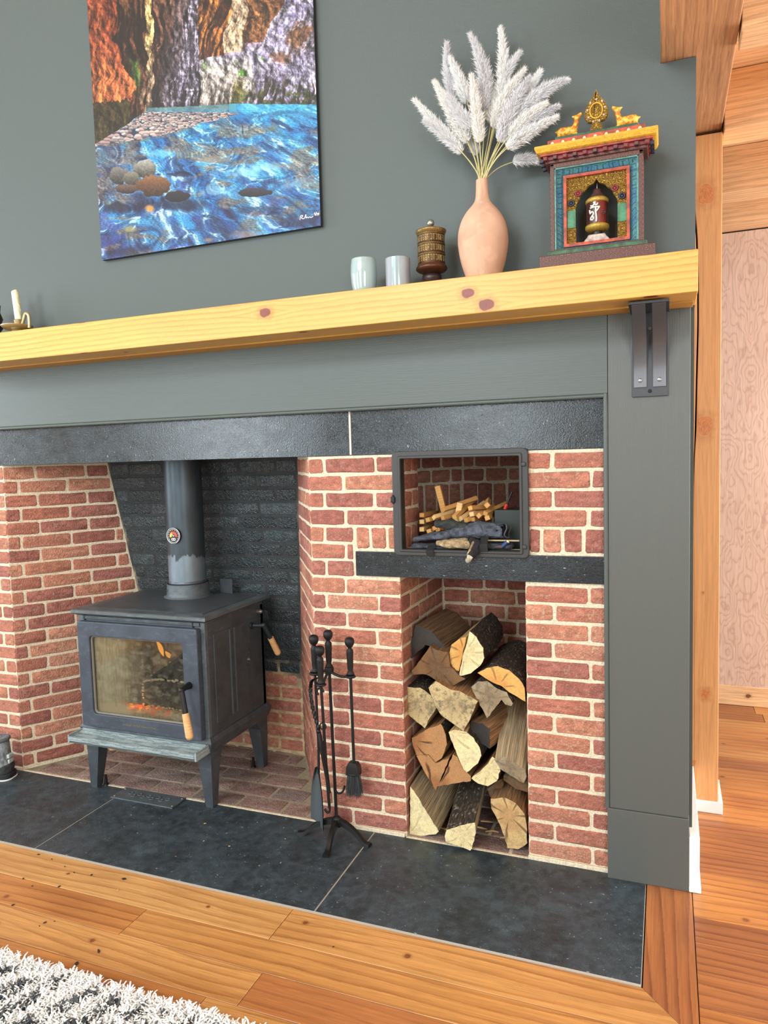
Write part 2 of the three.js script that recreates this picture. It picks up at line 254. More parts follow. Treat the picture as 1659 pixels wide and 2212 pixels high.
{ // left splayed side of the firebox
  const w = structG('wall_firebox_left', 'splayed left side wall of the firebox, red brick with pale joints', 'brick wall');
  const U = V(Math.sin(SPL), 0, -Math.cos(SPL)), N = V(Math.cos(SPL), 0, Math.sin(SPL)), O = V(XE, 0, 0);
  const slab = box(0.0, 0.72, 0, 1.485, -0.1, 0); slab.applyMatrix4(new THREE.Matrix4().makeBasis(U, Yv, N).setPosition(O)); part('mortar', slab, mMortar, w);
  const S = []; const r = rng(9); const j = () => (r() - 0.5) * 0.012;
  for (let k = 0; k < 22; k++) { const yc = Y0 + (k + 0.5) * COURSE, end = -(backZ(yc)) / Math.cos(SPL) - 0.004; const e = k % 2 ? [0, 0.142 + j(), 0.37 + j(), 0.585 + j()] : [0, 0.058 + j(), 0.285 + j(), 0.50 + j(), 0.715]; const ee = e.filter(v => v < end - 0.02); ee.push(end); S.push(...row(k, ee, false, true)); }
  lay(w, O, U, Yv, N, S, anyOf(mBricks));
}
{ // right splayed side
  const w = structG('wall_firebox_right', 'splayed right side wall of the firebox, seen edge-on in red brick', 'brick wall');
  const U = V(Math.sin(SPL), 0, Math.cos(SPL)), N = V(-Math.cos(SPL), 0, Math.sin(SPL)), O = V(XC - Math.tan(SPL) * 0.6, 0, -0.6), L = 0.6 / Math.cos(SPL);
  const slab = box(-0.05, L, 0, 1.5, -0.05, 0); slab.applyMatrix4(new THREE.Matrix4().makeBasis(U, Yv, N).setPosition(O)); part('mortar', slab, mMortar, w);
  const S = []; const r = rng(19); const j = () => (r() - 0.5) * 0.012;
  for (let k = 0; k < 22; k++) { const yc = Y0 + (k + 0.5) * COURSE, st = L - (-(backZ(yc)) / Math.cos(SPL)) + 0.004; const e = k % 2 ? [L - 0.56 + j(), L - 0.345 + j(), L - 0.13 + j(), L] : [L - 0.47 + j(), L - 0.255 + j(), L - 0.045, L]; const ee = [st, ...e.filter(v => v > st + 0.03)]; S.push(...row(k, ee, true, false)); }
  lay(w, O, U, Yv, N, S, anyOf(mBricks));
}
{ // back of the firebox, leaning forward towards the throat, blackened by soot
  const w = structG('wall_firebox_back', 'soot-blackened brick back wall of the firebox leaning forward at the top', 'brick wall');
  const lean = Math.atan2(BACK.zt - BACK.z0, BACK.yt - BACK.yb); const up = V(0, Math.cos(lean), Math.sin(lean)), N2 = V(0, -Math.sin(lean), Math.cos(lean)), O2 = V(0, BACK.yb, BACK.z0);
  const half = x => Math.tan(SPL) * (-x);
  const s1 = box(-2.2, -1.1, -0.02, BACK.yb, BACK.z0 - 0.1, BACK.z0);
  const s2 = box(-2.35, -0.95, 0, 1.2, -0.1, 0); s2.applyMatrix4(new THREE.Matrix4().makeBasis(X, up, N2).setPosition(O2));
  const g = merge([s1, s2]), uv = g.attributes.uv, p = g.attributes.position; for (let i = 0; i < p.count; i++) uv.setXY(i, (p.getX(i) + 2.3) / 1.3, p.getY(i) / 1.6);
  part('mortar', g, mBackMortar, w);
  const r = rng(23); const j = () => (r() - 0.5) * 0.014; const lower = [], upper = []; const k0 = Math.floor((BACK.yb - Y0) / COURSE);
  for (let k = 0; k < 22; k++) {
    const yc = Y0 + (k + 0.5) * COURSE, z = backZ(yc), xl = XE + Math.tan(SPL) * -z, xr = XC - Math.tan(SPL) * -z; const off = (k % 2 ? 0.0 : 0.107) + (r() - 0.5) * 0.03; const e = [xl + 0.006]; for (let x = -2.3 + off; x < xr - 0.03; x += 0.2135) if (x > xl + 0.03) e.push(x + j()); e.push(xr - 0.006);
    const rr = row(k, e); if (k < k0) lower.push(...rr); else upper.push(...rr.map(q => [q[0], q[1], (q[2] - BACK.yb) / Math.cos(lean), (q[3] - BACK.yb) / Math.cos(lean)]));
  }
  const pick = base => (u, v, q) => { const y = base ? BACK.yb + v * Math.cos(lean) : v, s = sootAt(u, y) + (q - 0.5) * 0.3; return s > 0.5 ? mBricksSoot[Math.floor(q * 4)] : s > 0.12 ? mBricksDark[Math.floor(q * 3)] : mBricks[Math.floor(q * 7)]; };
  lay(w, V(0, 0, BACK.z0), X, Yv, Z, lower, pick(0), 0.002); lay(w, O2, X, up, N2, upper, pick(1), 0.002);
  // the smoke chamber that closes the throat above the opening
  struct('wall_smoke_chamber', merge([box(-2.5, -0.8, 1.86, 1.9, -0.62, -0.04), box(-2.5, -0.8, 1.49, 1.9, -0.06, -0.04), box(-2.45, -0.82, 1.49, 1.9, -0.62, -0.58), box(-2.5, -2.44, 1.487, 1.9, -0.62, -0.04), box(-0.86, -0.8, 1.487, 1.9, -0.62, -0.04)]), std('#2a2826', 0.9), 'sooty smoke chamber above the fireplace opening', 'chimney');
}
{ // brick floor of the firebox
  const w = structG('floor_firebox', 'dusty brick floor under the stove with wide grey joints', 'brick floor');
  part('mortar', box(XE - 0.02, XC + 0.02, -0.05, -0.0015, -0.6, -0.004), std('#a8a49a', 0.95, { map: texMortar }), w);
  const rows = [], r = rng(41); const D = 0.1105;
  for (let i = 0; i < 6; i++) { const z1 = -i * D - 0.004, z0 = z1 - D, xl = XE + Math.tan(SPL) * -z0, xr = XC - Math.tan(SPL) * -z0; const e = [xl]; for (let x = -2.62 + (i % 2 ? 0.115 : 0.0); x < xr; x += 0.225) if (x > xl + 0.03 && x < xr - 0.03) e.push(x + (r() - 0.5) * 0.02); e.push(xr); for (let k = 0; k < e.length - 1; k++) rows.push([e[k] + 0.006, e[k + 1] - 0.006, -z1 + 0.006, -z0 - 0.006]); }
  lay(w, V(0, 0, 0), X, V(0, 0, -1), Yv, rows, anyOf(mBricksFloor), 0.0015);
}
{ // wood niche: left side, back and floor
  const zn = -0.555, w = structG('wall_niche', 'red brick inside walls of the firewood niche', 'brick wall');
  part('mortar', merge([box(XD - 0.1, XD, 0, 1.06, zn, -0.0605), box(XD - 0.1, 0.1, 0, 1.06, zn - 0.1, zn), box(0.0, 0.05, 0, 1.06, zn, -0.29), box(XD, 0.05, 1.03, 1.08, zn, -0.04)]), mMortar, w);
  const S1 = [], S2 = [], r = rng(55); const j = () => (r() - 0.5) * 0.012;
  for (let k = 0; k < 15; k++) { S1.push(...row(k, k % 2 ? [0, 0.11 + j(), 0.325 + j(), 0.54] : [0, 0.217 + j(), 0.43 + j(), 0.54], false, true)); S2.push(...row(k, k % 2 ? [XD, -0.283 + j(), -0.19 + j(), 0] : [XD, -0.352 + j(), -0.14 + j(), 0])); }
  lay(w, V(XD, 0, 0), V(0, 0, -1), Yv, X, S1, anyOf(mBricks)); lay(w, V(0, 0, zn), X, Yv, Z, S2, anyOf(mBricks));
  const S4 = []; for (let k = 0; k < 15; k++) S4.push(...row(k, k % 2 ? [0.01, 0.118 + j(), 0.331 + j(), 0.548] : [0.01, 0.225 + j(), 0.44 + j(), 0.548], true, false)); lay(w, V(0, 0, zn), V(0, 0, 1), Yv, V(-1, 0, 0), S4, anyOf(mBricks));
  const f = structG('floor_niche', 'dusty brick floor of the firewood niche', 'brick floor'); part('mortar', box(XD, 0.0, -0.05, -0.001, zn, -0.004), mMortar, f);
  const S3 = []; for (let i = 0; i < 5; i++) for (let x = XD - (i % 2 ? 0.1 : 0); x < 0; x += 0.2) { const a = Math.max(XD, x), b = Math.min(0, x + 0.2); S3.push([a + 0.005, b - 0.005, 0.006 + i * 0.108, 0.106 + i * 0.108]); }
  lay(f, V(0, 0, 0), X, V(0, 0, -1), Yv, S3, anyOf(mBricksFloor), 0.0015);
}
{ // bake oven above the niche: a brick-thick jamb, then a deep rounded chamber
  const w = structG('wall_oven', 'brick inside of the deep bake oven', 'brick wall'); const P = [[-0.457, -0.02], [-0.457, -0.19], [-0.60, -0.195], [-0.60, -0.52], [-0.42, -0.74], [-0.02, -0.78], [0.20, -0.62], [0.22, -0.20], [-0.008, -0.19], [-0.008, -0.02]]; const r = rng(77);
  for (let si = 0; si < P.length - 1; si++) {
    const p = P[si], q = P[si + 1], U = V(q[0] - p[0], 0, q[1] - p[1]), L = U.length(); U.normalize(); const O = V(p[0], 0, p[1]), nn = U.clone().cross(Yv); const jamb = si === 0 || si === P.length - 2;
    const slab = box(si === 0 ? 0.03 : 0, L + (jamb ? -0.03 * (si ? 1 : 0) : 0.02), 1.05, 1.56, -0.03, 0); slab.applyMatrix4(new THREE.Matrix4().makeBasis(U, Yv, nn).setPosition(O)); part('mortar', slab, mMortar, w);
    const S = []; for (let k = 18; k < 23; k++) { if (jamb) S.push(...row(k, k % 2 ? [0.0, 0.09, L] : [0.0, L])); else if (k > 19) { const e = [0]; for (let x = k % 2 ? 0.055 : 0.105; x < L - 0.03; x += 0.108) e.push(x + (r() - 0.5) * 0.01); e.push(L); S.push(...row(k, e)); } }
    const top = jamb ? Y0 + 18 * COURSE - 0.005 : Y0 + 20 * COURSE - 0.005; for (let x = 0; x < L - 0.02; x += 0.068) S.push([x + 0.004, Math.min(L, x + 0.068) - 0.004, 1.125, top]);
    lay(w, O, U, Yv, nn, S, anyOf(mBricks));
  }
  part('oven_roof', box(-0.64, 0.24, 1.52, 1.56, -0.82, -0.03), mBricks[5], w); part('oven_floor', box(-0.62, 0.23, 1.085, 1.122, -0.80, -0.012), mHearth, w);
}
// slate: lintel, shelf strip, hearth
{
  const l = structG('lintel', 'black slate lintel of two slabs with a pale joint above the fireplace opening', 'lintel');
  part('slate_slab', box(-2.9, -0.663, 1.485, 1.675, -0.05, 0.006, 0.0015), mSlate, l); part('slate_slab', box(-0.655, 0.29, 1.485, 1.675, -0.05, 0.006, 0.0015), mSlate, l);
  part('grout', box(-0.665, -0.653, 1.487, 1.672, -0.04, 0.0045), std('#d9d2c4', 0.95), l);
  struct('slate_shelf', box(-0.649, 0.285, 1.0225, 1.117, -0.06, 0.012, 0.002), mSlate, 'narrow black slate strip below the bake oven', 'slate');
  const h = structG('hearth', 'black slate hearth of large tiles with thin pale grout lines', 'hearth');
  for (const [a, b] of [[-3.2, -1.821], [-1.815, -0.61], [-0.604, 0.4]]) part('hearth_tile', box(a, b, -0.02, 0.001, 0.004, 0.534, 0.0012), mHearth, h);
  part('grout', merge([box(-3.2, 0.402, -0.02, -0.001, 0.0, 0.541), box(-3.2, 0.40, -0.01, 0.0015, 0.534, 0.542)]), mGrout, h);
}
// painted wooden surround
{
  const s = structG('trim_surround', 'grey painted wooden fireplace surround with wide header and leg', 'fireplace surround');
  part('header', box(-2.9, 0.2835, 1.664, 1.923, -0.04, 0.03, 0.002), mTrimH, s);
  part('leg', box(0.2845, 0.535, 0.2505, 1.923, -0.04, 0.03, 0.002), mTrimV, s);
  part('plinth_block', box(0.277, 0.536, 0.0, 0.25, -0.04, 0.036, 0.002), mTrimV, s);
  const bead = (x0, y0, x1, y1) => cyl(V(x0, y0, 0.028), V(x1, y1, 0.028), 0.0075, 0.0075, 14);
  part('bead_moulding', merge([bead(-2.9, 1.657, 0.2775, 1.657), bead(0.2765, 0.25, 0.2765, 1.6635), box(-2.9, 0.274, 1.6515, 1.664, -0.02, 0.026), box(0.270, 0.284, 0.2505, 1.662, -0.02, 0.026)]), mTrimH, s);
  part('bead_shade_line', merge([box(0.2838, 0.2846, 0.26, 1.66, 0, 0.0302)]), std('#2c2f31', 0.7), s);  // dark strip painted for the shade in the groove beside the bead
}
// walls of the room (with thickness), floor, ceiling
struct('wall_back', merge([box(-6.5, 0.4455, 1.923, ROOM.ceil, -0.55, 0.03), box(0.4455, 0.5475, 1.923, 2.669, -0.55, 0.03), box(0.4455, 0.548, 2.86, ROOM.ceil, -0.55, 0.03), box(-6.5, -2.88, 0, 1.93, -0.55, 0.0), box(0.30, 0.5475, 0, 1.93, -0.55, -0.035), box(0.26, 0.31, 1.1, 1.95, -0.55, -0.3)]), mWall, 'dark grey painted wall above the mantel', 'wall');
struct('wall_house_back', box(-6.5, 4.4, 0, ROOM.ceil, -2.2, -2.0), mPlaster, 'pale far wall of the house behind the chimney', 'wall');
{
  const holes = w => WINDOWS.filter(q => q.wall === w);
  const wallPanel = (a0, a1, hs) => { const s = shapeOf([[a0, 0], [a1, 0], [a1, ROOM.ceil], [a0, ROOM.ceil]]); for (const h of hs) { const p = new THREE.Path(); p.moveTo(h.c - h.w / 2, h.y - h.h / 2); p.lineTo(h.c - h.w / 2, h.y + h.h / 2); p.lineTo(h.c + h.w / 2, h.y + h.h / 2); p.lineTo(h.c + h.w / 2, h.y - h.h / 2); p.closePath(); s.holes.push(p); } return extrude(s, 0.2); };
  struct('wall_front', wallPanel(ROOM.left - 0.2, ROOM.right + 0.2, holes('front')).translate(0, 0, ROOM.front), mPlaster, 'pale plaster wall with tall windows facing the fireplace', 'wall');
  const gl = wallPanel(-2.2, ROOM.front + 0.2, holes('left')); gl.rotateY(-Math.PI / 2); gl.translate(ROOM.left, 0, 0); struct('wall_left', gl, mPlaster, 'pale plaster wall with a window left of the room', 'wall');
  const gr = wallPanel(-2.2, ROOM.front + 0.2, holes('right')); gr.rotateY(-Math.PI / 2); gr.translate(ROOM.right + 0.2, 0, 0); struct('wall_right', gr, mPlaster, 'pale plaster wall with a window right of the room', 'wall');
  const mGlass = phys('#ffffff', 0.0, { transmission: 1, thickness: 0, ior: 1.45 });
  WINDOWS.forEach((q, i) => {
    const g = structG(`window_${i + 1}`, 'white framed window letting daylight into the room', 'window'); const t = 0.05, x0 = -q.w / 2, x1 = q.w / 2, y0 = -q.h / 2, y1 = q.h / 2;
    part('window_frame', merge([box(x0, x1, y0, y0 + t, -0.05, 0.05), box(x0, x1, y1 - t, y1, -0.05, 0.05), box(x0, x0 + t, y0, y1, -0.05, 0.05), box(x1 - t, x1, y0, y1, -0.05, 0.05)]), mWhite, g);
    part('pane', box(x0 + t, x1 - t, y0 + t, y1 - t, -0.003, 0.003), mGlass, g);
    if (q.wall === 'front') g.position.set(q.c, q.y, ROOM.front + 0.1); else { g.position.set(q.wall === 'left' ? ROOM.left - 0.1 : ROOM.right + 0.1, q.y, q.c); g.rotation.y = Math.PI / 2; }
  });
  struct('ceiling', box(ROOM.left - 0.2, ROOM.right + 0.2, ROOM.ceil, ROOM.ceil + 0.2, -2.2, ROOM.front + 0.2), std('#d9b78c', 0.8), 'high pale wooden ceiling of the room', 'ceiling');
}
// ---- floorboards, each one a plank
const plankTex = [0, 1, 2, 3, 4].map(i => woodTex(1024, 128, 1.5, 0.16, { light: [[190, 140, 82], [182, 124, 66], [196, 150, 92], [166, 108, 62], [186, 134, 76]][i], dark: [[136, 84, 40], [124, 70, 34], [146, 96, 48], [112, 62, 34], [132, 80, 38]][i], rings: 24, amp: 0.009, sd: i * 3.3 + 1, contrast: 0.8, fibre: 0.12, blotch: 0.3, wave: 0.9, knotc: [104, 62, 34], knots: [[[0.42, 0.05, 0.008], [0.78, 0.09, 0.009]], [[1.1, 0.1, 0.008]], [[0.3, 0.08, 0.006], [0.9, 0.04, 0.009]], [], [[0.7, 0.12, 0.007]]][i] }));
const mPlank = plankTex.map(t => phys('#ffffff', 0.38, { map: t, clearcoat: 0.25, clearcoatRoughness: 0.25 }));
{
  const f = structG('floor', 'glossy orange-brown hardwood floorboards', 'floor');
  part('subfloor', merge([box(ROOM.left - 0.2, ROOM.right + 0.2, -0.1, -0.021, -2.2, ROOM.front + 0.2)]), std('#3c2413', 0.9), f);
  const r = rng(88); let n = 0;
  const plank = (pts, dir = 0, mi = -1) => {      // a board from its outline on the floor, grain along x (dir 0) or z (dir 1)
    const s = shapeOf(pts.map(p => [p[0], -p[1]])); const g = extrude(s, 0.02, 0.0012, 1); g.rotateX(-Math.PI / 2); g.translate(0, -0.0205, 0);
    const uv = g.attributes.uv, p = g.attributes.position, ox = r() * 1.5, cx = Math.min(...pts.map(q => q[0])), cz = Math.min(...pts.map(q => q[1]));
    for (let i = 0; i < p.count; i++) dir ? uv.setXY(i, p.getZ(i) + ox, p.getX(i) - cx) : uv.setXY(i, p.getX(i) + ox, p.getZ(i) - cz);
    const k = mi < 0 ? Math.floor(r() * 5) : mi; const m = part('floorboard', g, mPlank[k], f); n++; return m;
  };
  const q = (x0, x1, z0, z1) => [[x0, z0], [x1, z0], [x1, z1], [x0, z1]]; const e = 0.0008;
  // border round the hearth
  plank([[-3.2, 0.543], [-0.681, 0.543], [-0.681, 0.70], [-3.2, 0.70]], 0, 2); plank([[-0.679, 0.543], [0.405, 0.543], [0.545, 0.70 - e], [-0.679, 0.70 - e]], 0, 0); plank([[0.4055, 0.02], [0.545, 0.02], [0.545, 0.698], [0.4055, 0.542]], 1, 3);
  // boards before the hearth
  let z = 0.7005, rowi = 0;
  while (z < ROOM.front) { const w = 0.1345, cuts = [ROOM.left]; if (rowi === 0) cuts.push(-1.143); else if (rowi === 1) cuts.push(-1.9, -0.622, 1.1); else { let x = ROOM.left + r() * 1.2; while (x < ROOM.right) { cuts.push(x); x += 1.0 + r() * 1.6; } } cuts.push(ROOM.right); cuts.sort((a, b) => a - b); for (let i = 0; i < cuts.length - 1; i++) plank(q(cuts[i] + e, cuts[i + 1] - e, z + e, z + w - e), 0, rowi === 0 ? (i ? 4 : 1) : rowi === 1 ? [1, 0, 3, 0][i] : -1); z += w; rowi++; }
  // boards right of the fireplace and behind
  z = 0.7; while (z > -2.0) { const w = 0.1333, cuts = [0.5465]; let x = 0.9 + r() * 1.3; while (x < ROOM.right) { cuts.push(x); x += 1.0 + r() * 1.4; } cuts.push(ROOM.right); const z0 = z - w; for (let i = 0; i < cuts.length - 1; i++) plank(q(cuts[i] + e, cuts[i + 1] - e, z0 + e, z - e), 0, [1, 3, 1, 4, 3][Math.floor(r() * 5)]); z = z0; }
  z = 0.7; while (z > -0.05) { const z0 = z - 0.1333; plank(q(ROOM.left, -3.202, z0 + e, z - e)); z = z0; }
}

// ---------------------------------------------------------------- timber frame and the room to the right
const texFir = woodTex(512, 1024, 0.5, 1.4, { light: [214, 150, 90], dark: [168, 104, 54], rings: 40, amp: 0.004, sd: 4, contrast: 0.45, fibre: 0.1, wave: 3 });
// vertical grain: same maker with x and y exchanged by uv
const texPost = woodTex(1024, 256, 2.0, 0.25, { light: [222, 164, 106], dark: [190, 126, 72], rings: 22, amp: 0.003, sd: 7, contrast: 0.4, fibre: 0.08, knotc: [172, 112, 66], knots: [[0.49, 0.11, 0.018, 1.5], [1.56, 0.102, 0.03, 1.8], [0.9, 0.1, 0.005, 1.4], [0.2, 0.07, 0.007, 1.5]] });
const texBeam = woodTex(1024, 256, 1.6, 0.4, { light: [186, 140, 98], dark: [136, 94, 60], rings: 38, amp: 0.005, sd: 12, contrast: 0.6, fibre: 0.16, blotch: 0.25, knotc: [110, 66, 38], knots: [[0.62, 0.16, 0.016, 1.8], [1.2, 0.3, 0.012]] });
const texJoist = woodTex(1024, 256, 1.4, 0.4, { light: [226, 184, 138], dark: [184, 136, 92], rings: 40, amp: 0.007, sd: 21, contrast: 0.6, fibre: 0.14, blotch: 0.2, knotc: [96, 60, 40], knots: [[0.14, 0.18, 0.014], [0.9, 0.06, 0.012], [0.5, 0.33, 0.01]] });
const mPost = std('#ffffff', 0.5, { map: texPost }), mBeam = std('#ffffff', 0.55, { map: texBeam }), mJoist = std('#ffffff', 0.5, { map: texJoist });
const mGapShade = std('#1c130d', 0.95);
function vertUV(g) { const uv = g.attributes.uv; for (let i = 0; i < uv.count; i++) uv.setXY(i, uv.getY(i), uv.getX(i)); return g; }
{
  const p = structG('post', 'orange fir timber post with a long wavy check behind the surround', 'post');
  // the drying check is a real gap between the two front slabs
  const crack = [[0.10, 0.572], [1.2, 0.566], [1.42, 0.566], [1.55, 0.571], [1.75, 0.574], [1.95, 0.578], [2.1, 0.577], [2.28, 0.572], [2.4, 0.563], [2.52, 0.560]];
  const cx = y => { for (let i = 0; i < crack.length - 1; i++) if (y <= crack[i + 1][0]) return mixn(crack[i][1], crack[i + 1][1], clamp((y - crack[i][0]) / (crack[i + 1][0] - crack[i][0]))); return 0.56; };
  const L = [[0.446, 0.0]], R = [[0.659, 0.0]]; const ys = []; for (let y = 0; y <= 2.658; y += 0.06) ys.push(y); ys.push(2.658);
  const wd = y => 0.0028 * sstep(1.25, 1.6, y) * sstep(2.5, 2.35, y) + 0.0001;
  const ls = [[0.446, 0], ...ys.map(y => [cx(y) - wd(y), y]), [0.446, 2.658]], rs = [...ys.map(y => [cx(y) + wd(y), y]), [0.6595, 2.658], [0.6595, 0]];
  part('post_body', vertUV(box(0.446, 0.6595, 0, 2.658, -0.76, -0.60)), mGapShade, p);
  part('post_face', vertUV(boxUV(extrude(shapeOf(ls), 0.05, 0.0015, 1).translate(0, 0, -0.61))), mPost, p); part('post_face', vertUV(boxUV(extrude(shapeOf(rs.reverse()), 0.05, 0.0015, 1).translate(0, 0, -0.61))), mPost, p);
  part('post_side', vertUV(box(0.6595, 0.6605, 0, 2.658, -0.76, -0.562)), mPost, p);
  struct('baseboard_post', merge([box(0.44, 0.678, 0, 0.05, -0.575, -0.556, 0.003), box(0.660, 0.678, 0, 0.05, -0.78, -0.57, 0.003)]), mWhite, 'low white baseboard round the foot of the timber post', 'baseboard');
  struct('baseboard_right', merge([box(0.5365, 0.569, 0, 0.19, -0.555, 0.034, 0.003), box(0.5365, 0.574, 0, 0.02, -0.555, 0.037, 0.003)]), mWhite, 'white baseboard along the end of the fireplace wall', 'baseboard');
  struct('beam', vertUV(boxUV(box(0.446, 0.657, 2.67, 2.92, -0.9, 4.6, 0.004))), mBeam, 'heavy weathered timber beam running out over the right end of the mantel', 'beam');
  const js = [[0.047, 0.157], [-0.679, -0.512], [-1.43, -1.268]];
  js.forEach(([a, b], i) => struct('joist', boxUV(box(0.662, 4.1, 2.65, 2.855, a, b, 0.004)), mJoist, ['ceiling joist next to the big beam above the wall end', 'middle ceiling joist over the passage', 'ceiling joist nearest the plywood panel'][i], 'joist'));
  struct('joist_header', boxUV(box(0.662, 4.1, 2.652, 2.855, -2.0, -1.826, 0.004)), mJoist, 'header beam directly above the plywood panel', 'joist');
  struct('ceiling_boards', boxUV(box(0.658, 4.3, 2.856, 2.89, -2.0, 1.6)), mJoist, 'low wooden board ceiling over the passage on the right', 'ceiling');
  // rotary-cut plywood with flame figure
  const texPly = tex(512, 1024, (x, y) => { const u = (x / 512 - 0.5) * 2, v = y / 1024 * 5; const h = fbm(Math.abs(u) * 2.2 + 3, v * 1.5, 4) * 3.4 + Math.abs(u) * 0.9 + fbm(x / 40, y / 60, 3) * 0.5; const f = h * 4 - Math.floor(h * 4); const l = Math.pow(Math.abs(f - 0.5) * 2, 3); const fi = 0.94 + (vn(x / 1.5, y / 30) - 0.5) * 0.12; const c = mix3([216, 186, 166], [180, 142, 120], l * 0.6 + (fbm(x / 150, y / 150, 2) - 0.5) * 0.25); return c.map(k => k * fi); }, { wm: 0.55, hm: 2.53 });
  const g = box(0.6, 4.2, 0.112, 2.643, -1.99, -1.95); const uv = g.attributes.uv; for (let i = 0; i < uv.count; i++) uv.setXY(i, uv.getX(i) - 0.62, uv.getY(i) - 0.11);
  struct('wall_panel', g, std('#ffffff', 0.42, { map: texPly }), 'reddish plywood panel with swirling grain on the far wall', 'panel');
  struct('baseboard_panel', boxUV(box(0.6, 4.2, 0, 0.112, -1.99, -1.944, 0.003)), mJoist, 'wooden baseboard under the plywood panel', 'baseboard');
  struct('trim_gap_shade', box(0.6, 4.2, 2.643, 2.652, -1.995, -1.96), mGapShade, 'dark strip painted as shade in the gap between plywood panel and header beam', 'gap');  // solid dark strip standing in for the shade of this gap
}
// ---------------------------------------------------------------- mantel beam and its iron bracket
{
  const mx0 = -2.62, ml = 3.168;     // from -2.62 to 0.548
  const fy = y => (y - 1.921) , K = [];
  const kn = (px, py, r) => { const p = at(px, py, 'z', 0.248); K.push([p.x - mx0, fy(p.y), r, 2.2]); };
  kn(175, 692, 0.011); kn(572, 676, 0.017); kn(1010, 634, 0.016); kn(1050, 659, 0.019);
  K.push([-0.73 - mx0, 0.15, 0.012], [-1.55 - mx0, 0.20, 0.008], [0.42 - mx0, 0.14, 0.016, 4]);
  const tMan = woodTex(2048, 256, ml, 0.36, { light: [208, 168, 84], dark: [180, 122, 48], rings: 52, amp: 0.0032, sd: 2.5, contrast: 0.85, fibre: 0.05, blotch: 0.14, knotc: [98, 44, 26], knots: K, wave: 1.1 });
  const g = box(mx0, 0.548, 1.922, 2.041, 0.031, 0.248, 0.003), uv = g.attributes.uv, p = g.attributes.position, n = g.attributes.normal;
  for (let i = 0; i < p.count; i++) { const ny = Math.abs(n.getY(i)), nz = Math.abs(n.getZ(i)); if (ny > 0.7) uv.setXY(i, p.getX(i) - mx0, 0.13 + (0.248 - p.getZ(i))); else uv.setXY(i, nz > 0.7 ? p.getX(i) - mx0 : p.getZ(i), p.getY(i) - 1.921); }
  const m = thing('mantel_beam', 'thick knotty yellow pine mantel beam across the chimney wall', 'mantel');
  part('beam_body', g, std('#ffffff', 0.38, { map: tMan }), m);
  const g2 = box(mx0, 0.54, 1.917, 1.9225, 0.031, 0.118, 0.001), u2 = g2.attributes.uv, p2 = g2.attributes.position; for (let i = 0; i < p2.count; i++) u2.setXY(i, p2.getX(i) - mx0, 0.13 + (0.248 - p2.getZ(i))); part('ledger_strip', g2, std('#e8dcc8', 0.5, { map: tMan }), m);
}
{
  const steel = std('#6a6d72', 0.4, { metal: 0.7, bumpMap: texBrushV, bumpScale: 0.0004 }), steelD = std('#45484c', 0.5, { metal: 0.6 });
  const b = thing('mantel_bracket', 'forged black steel bracket with two curved straps under the mantel end', 'bracket', [0.4145, 1.646, 0.0305]);
  part('back_plate', box(-0.054, 0.054, 0, 0.268, 0, 0.008, 0.001), steelD, b); part('top_plate', box(-0.058, 0.058, 0.2635, 0.2715, 0, 0.18, 0.001), steelD, b);
  for (const s of [-1, 1]) {      // strap: up the wall, then curving forward under the beam
    const path = []; const pts = [[0.03, 0.010], [0.06, 0.010], [0.10, 0.014], [0.14, 0.028], [0.18, 0.056], [0.215, 0.096], [0.24, 0.137], [0.255, 0.165], [0.262, 0.178]];
    const cur = new THREE.CatmullRomCurve3(pts.map(q => V(0, q[0], q[1]))); const N = 26, rings = [];
    for (let i = 0; i <= N; i++) { const c = cur.getPoint(i / N), t = cur.getTangent(i / N), nn = V(0, -t.z, t.y), x0 = s * 0.029 - 0.0195, x1 = s * 0.029 + 0.0195; rings.push([V(x0, c.y + nn.y * 0.003, c.z + nn.z * 0.003), V(x1, c.y + nn.y * 0.003, c.z + nn.z * 0.003), V(x1, c.y - nn.y * 0.003, c.z - nn.z * 0.003), V(x0, c.y - nn.y * 0.003, c.z - nn.z * 0.003)]); }
    part('strap', boxUV(crease(loft(rings), 40)), steel, b);
    part('rivet', merge([sph(s * 0.029, 0.052, 0.0125, 0.0075, 1, 1, 0.5)]), std('#8f9396', 0.35, { metal: 0.8 }), b); part('rivet', merge([sph(s * 0.029, 0.2555, 0.162, 0.007, 1, 0.5, 1)]), steel, b);
  }
  part('screw', merge([cyl(V(0, 0.017, 0.007), V(0, 0.017, 0.0105), 0.0065, 0.0055, 16)]), std('#1a1b1c', 0.4, { metal: 0.6 }), b); part('screw', merge([cyl(V(0, 0.215, 0.007), V(0, 0.215, 0.0105), 0.006, 0.005, 16)]), std('#77797c', 0.3, { metal: 0.8 }), b);
}
// ---------------------------------------------------------------- wood stove
const texIron = tex(512, 512, (x, y) => 120 + (fbm(x / 2.2, y / 2.2, 3) - 0.5) * 160, { srgb: false, wm: 0.25, hm: 0.25 });
const texIronC = tex(512, 512, (x, y) => { const g = 205 + (fbm(x / 50, y / 50, 4) - 0.5) * 60 + Math.pow(vn(x / 1.8, y / 1.8), 18) * 140 + sstep(0.64, 0.76, fbm(x / 30 + 9, y / 12, 4)) * 26; return [g, g, g * 1.01]; }, { wm: 0.5, hm: 0.5 });
const mIron = std('#565f66', 0.46, { map: texIronC, metal: 0.25, bumpMap: texIron, bumpScale: 0.0006 });
const mIronL = std('#6d797f', 0.42, { map: texIronC, metal: 0.3, bumpMap: texIron, bumpScale: 0.0008 });
const mIronDoor = std('#4f5b69', 0.5, { map: texIronC, metal: 0.2, bumpMap: texIron, bumpScale: 0.0005 });
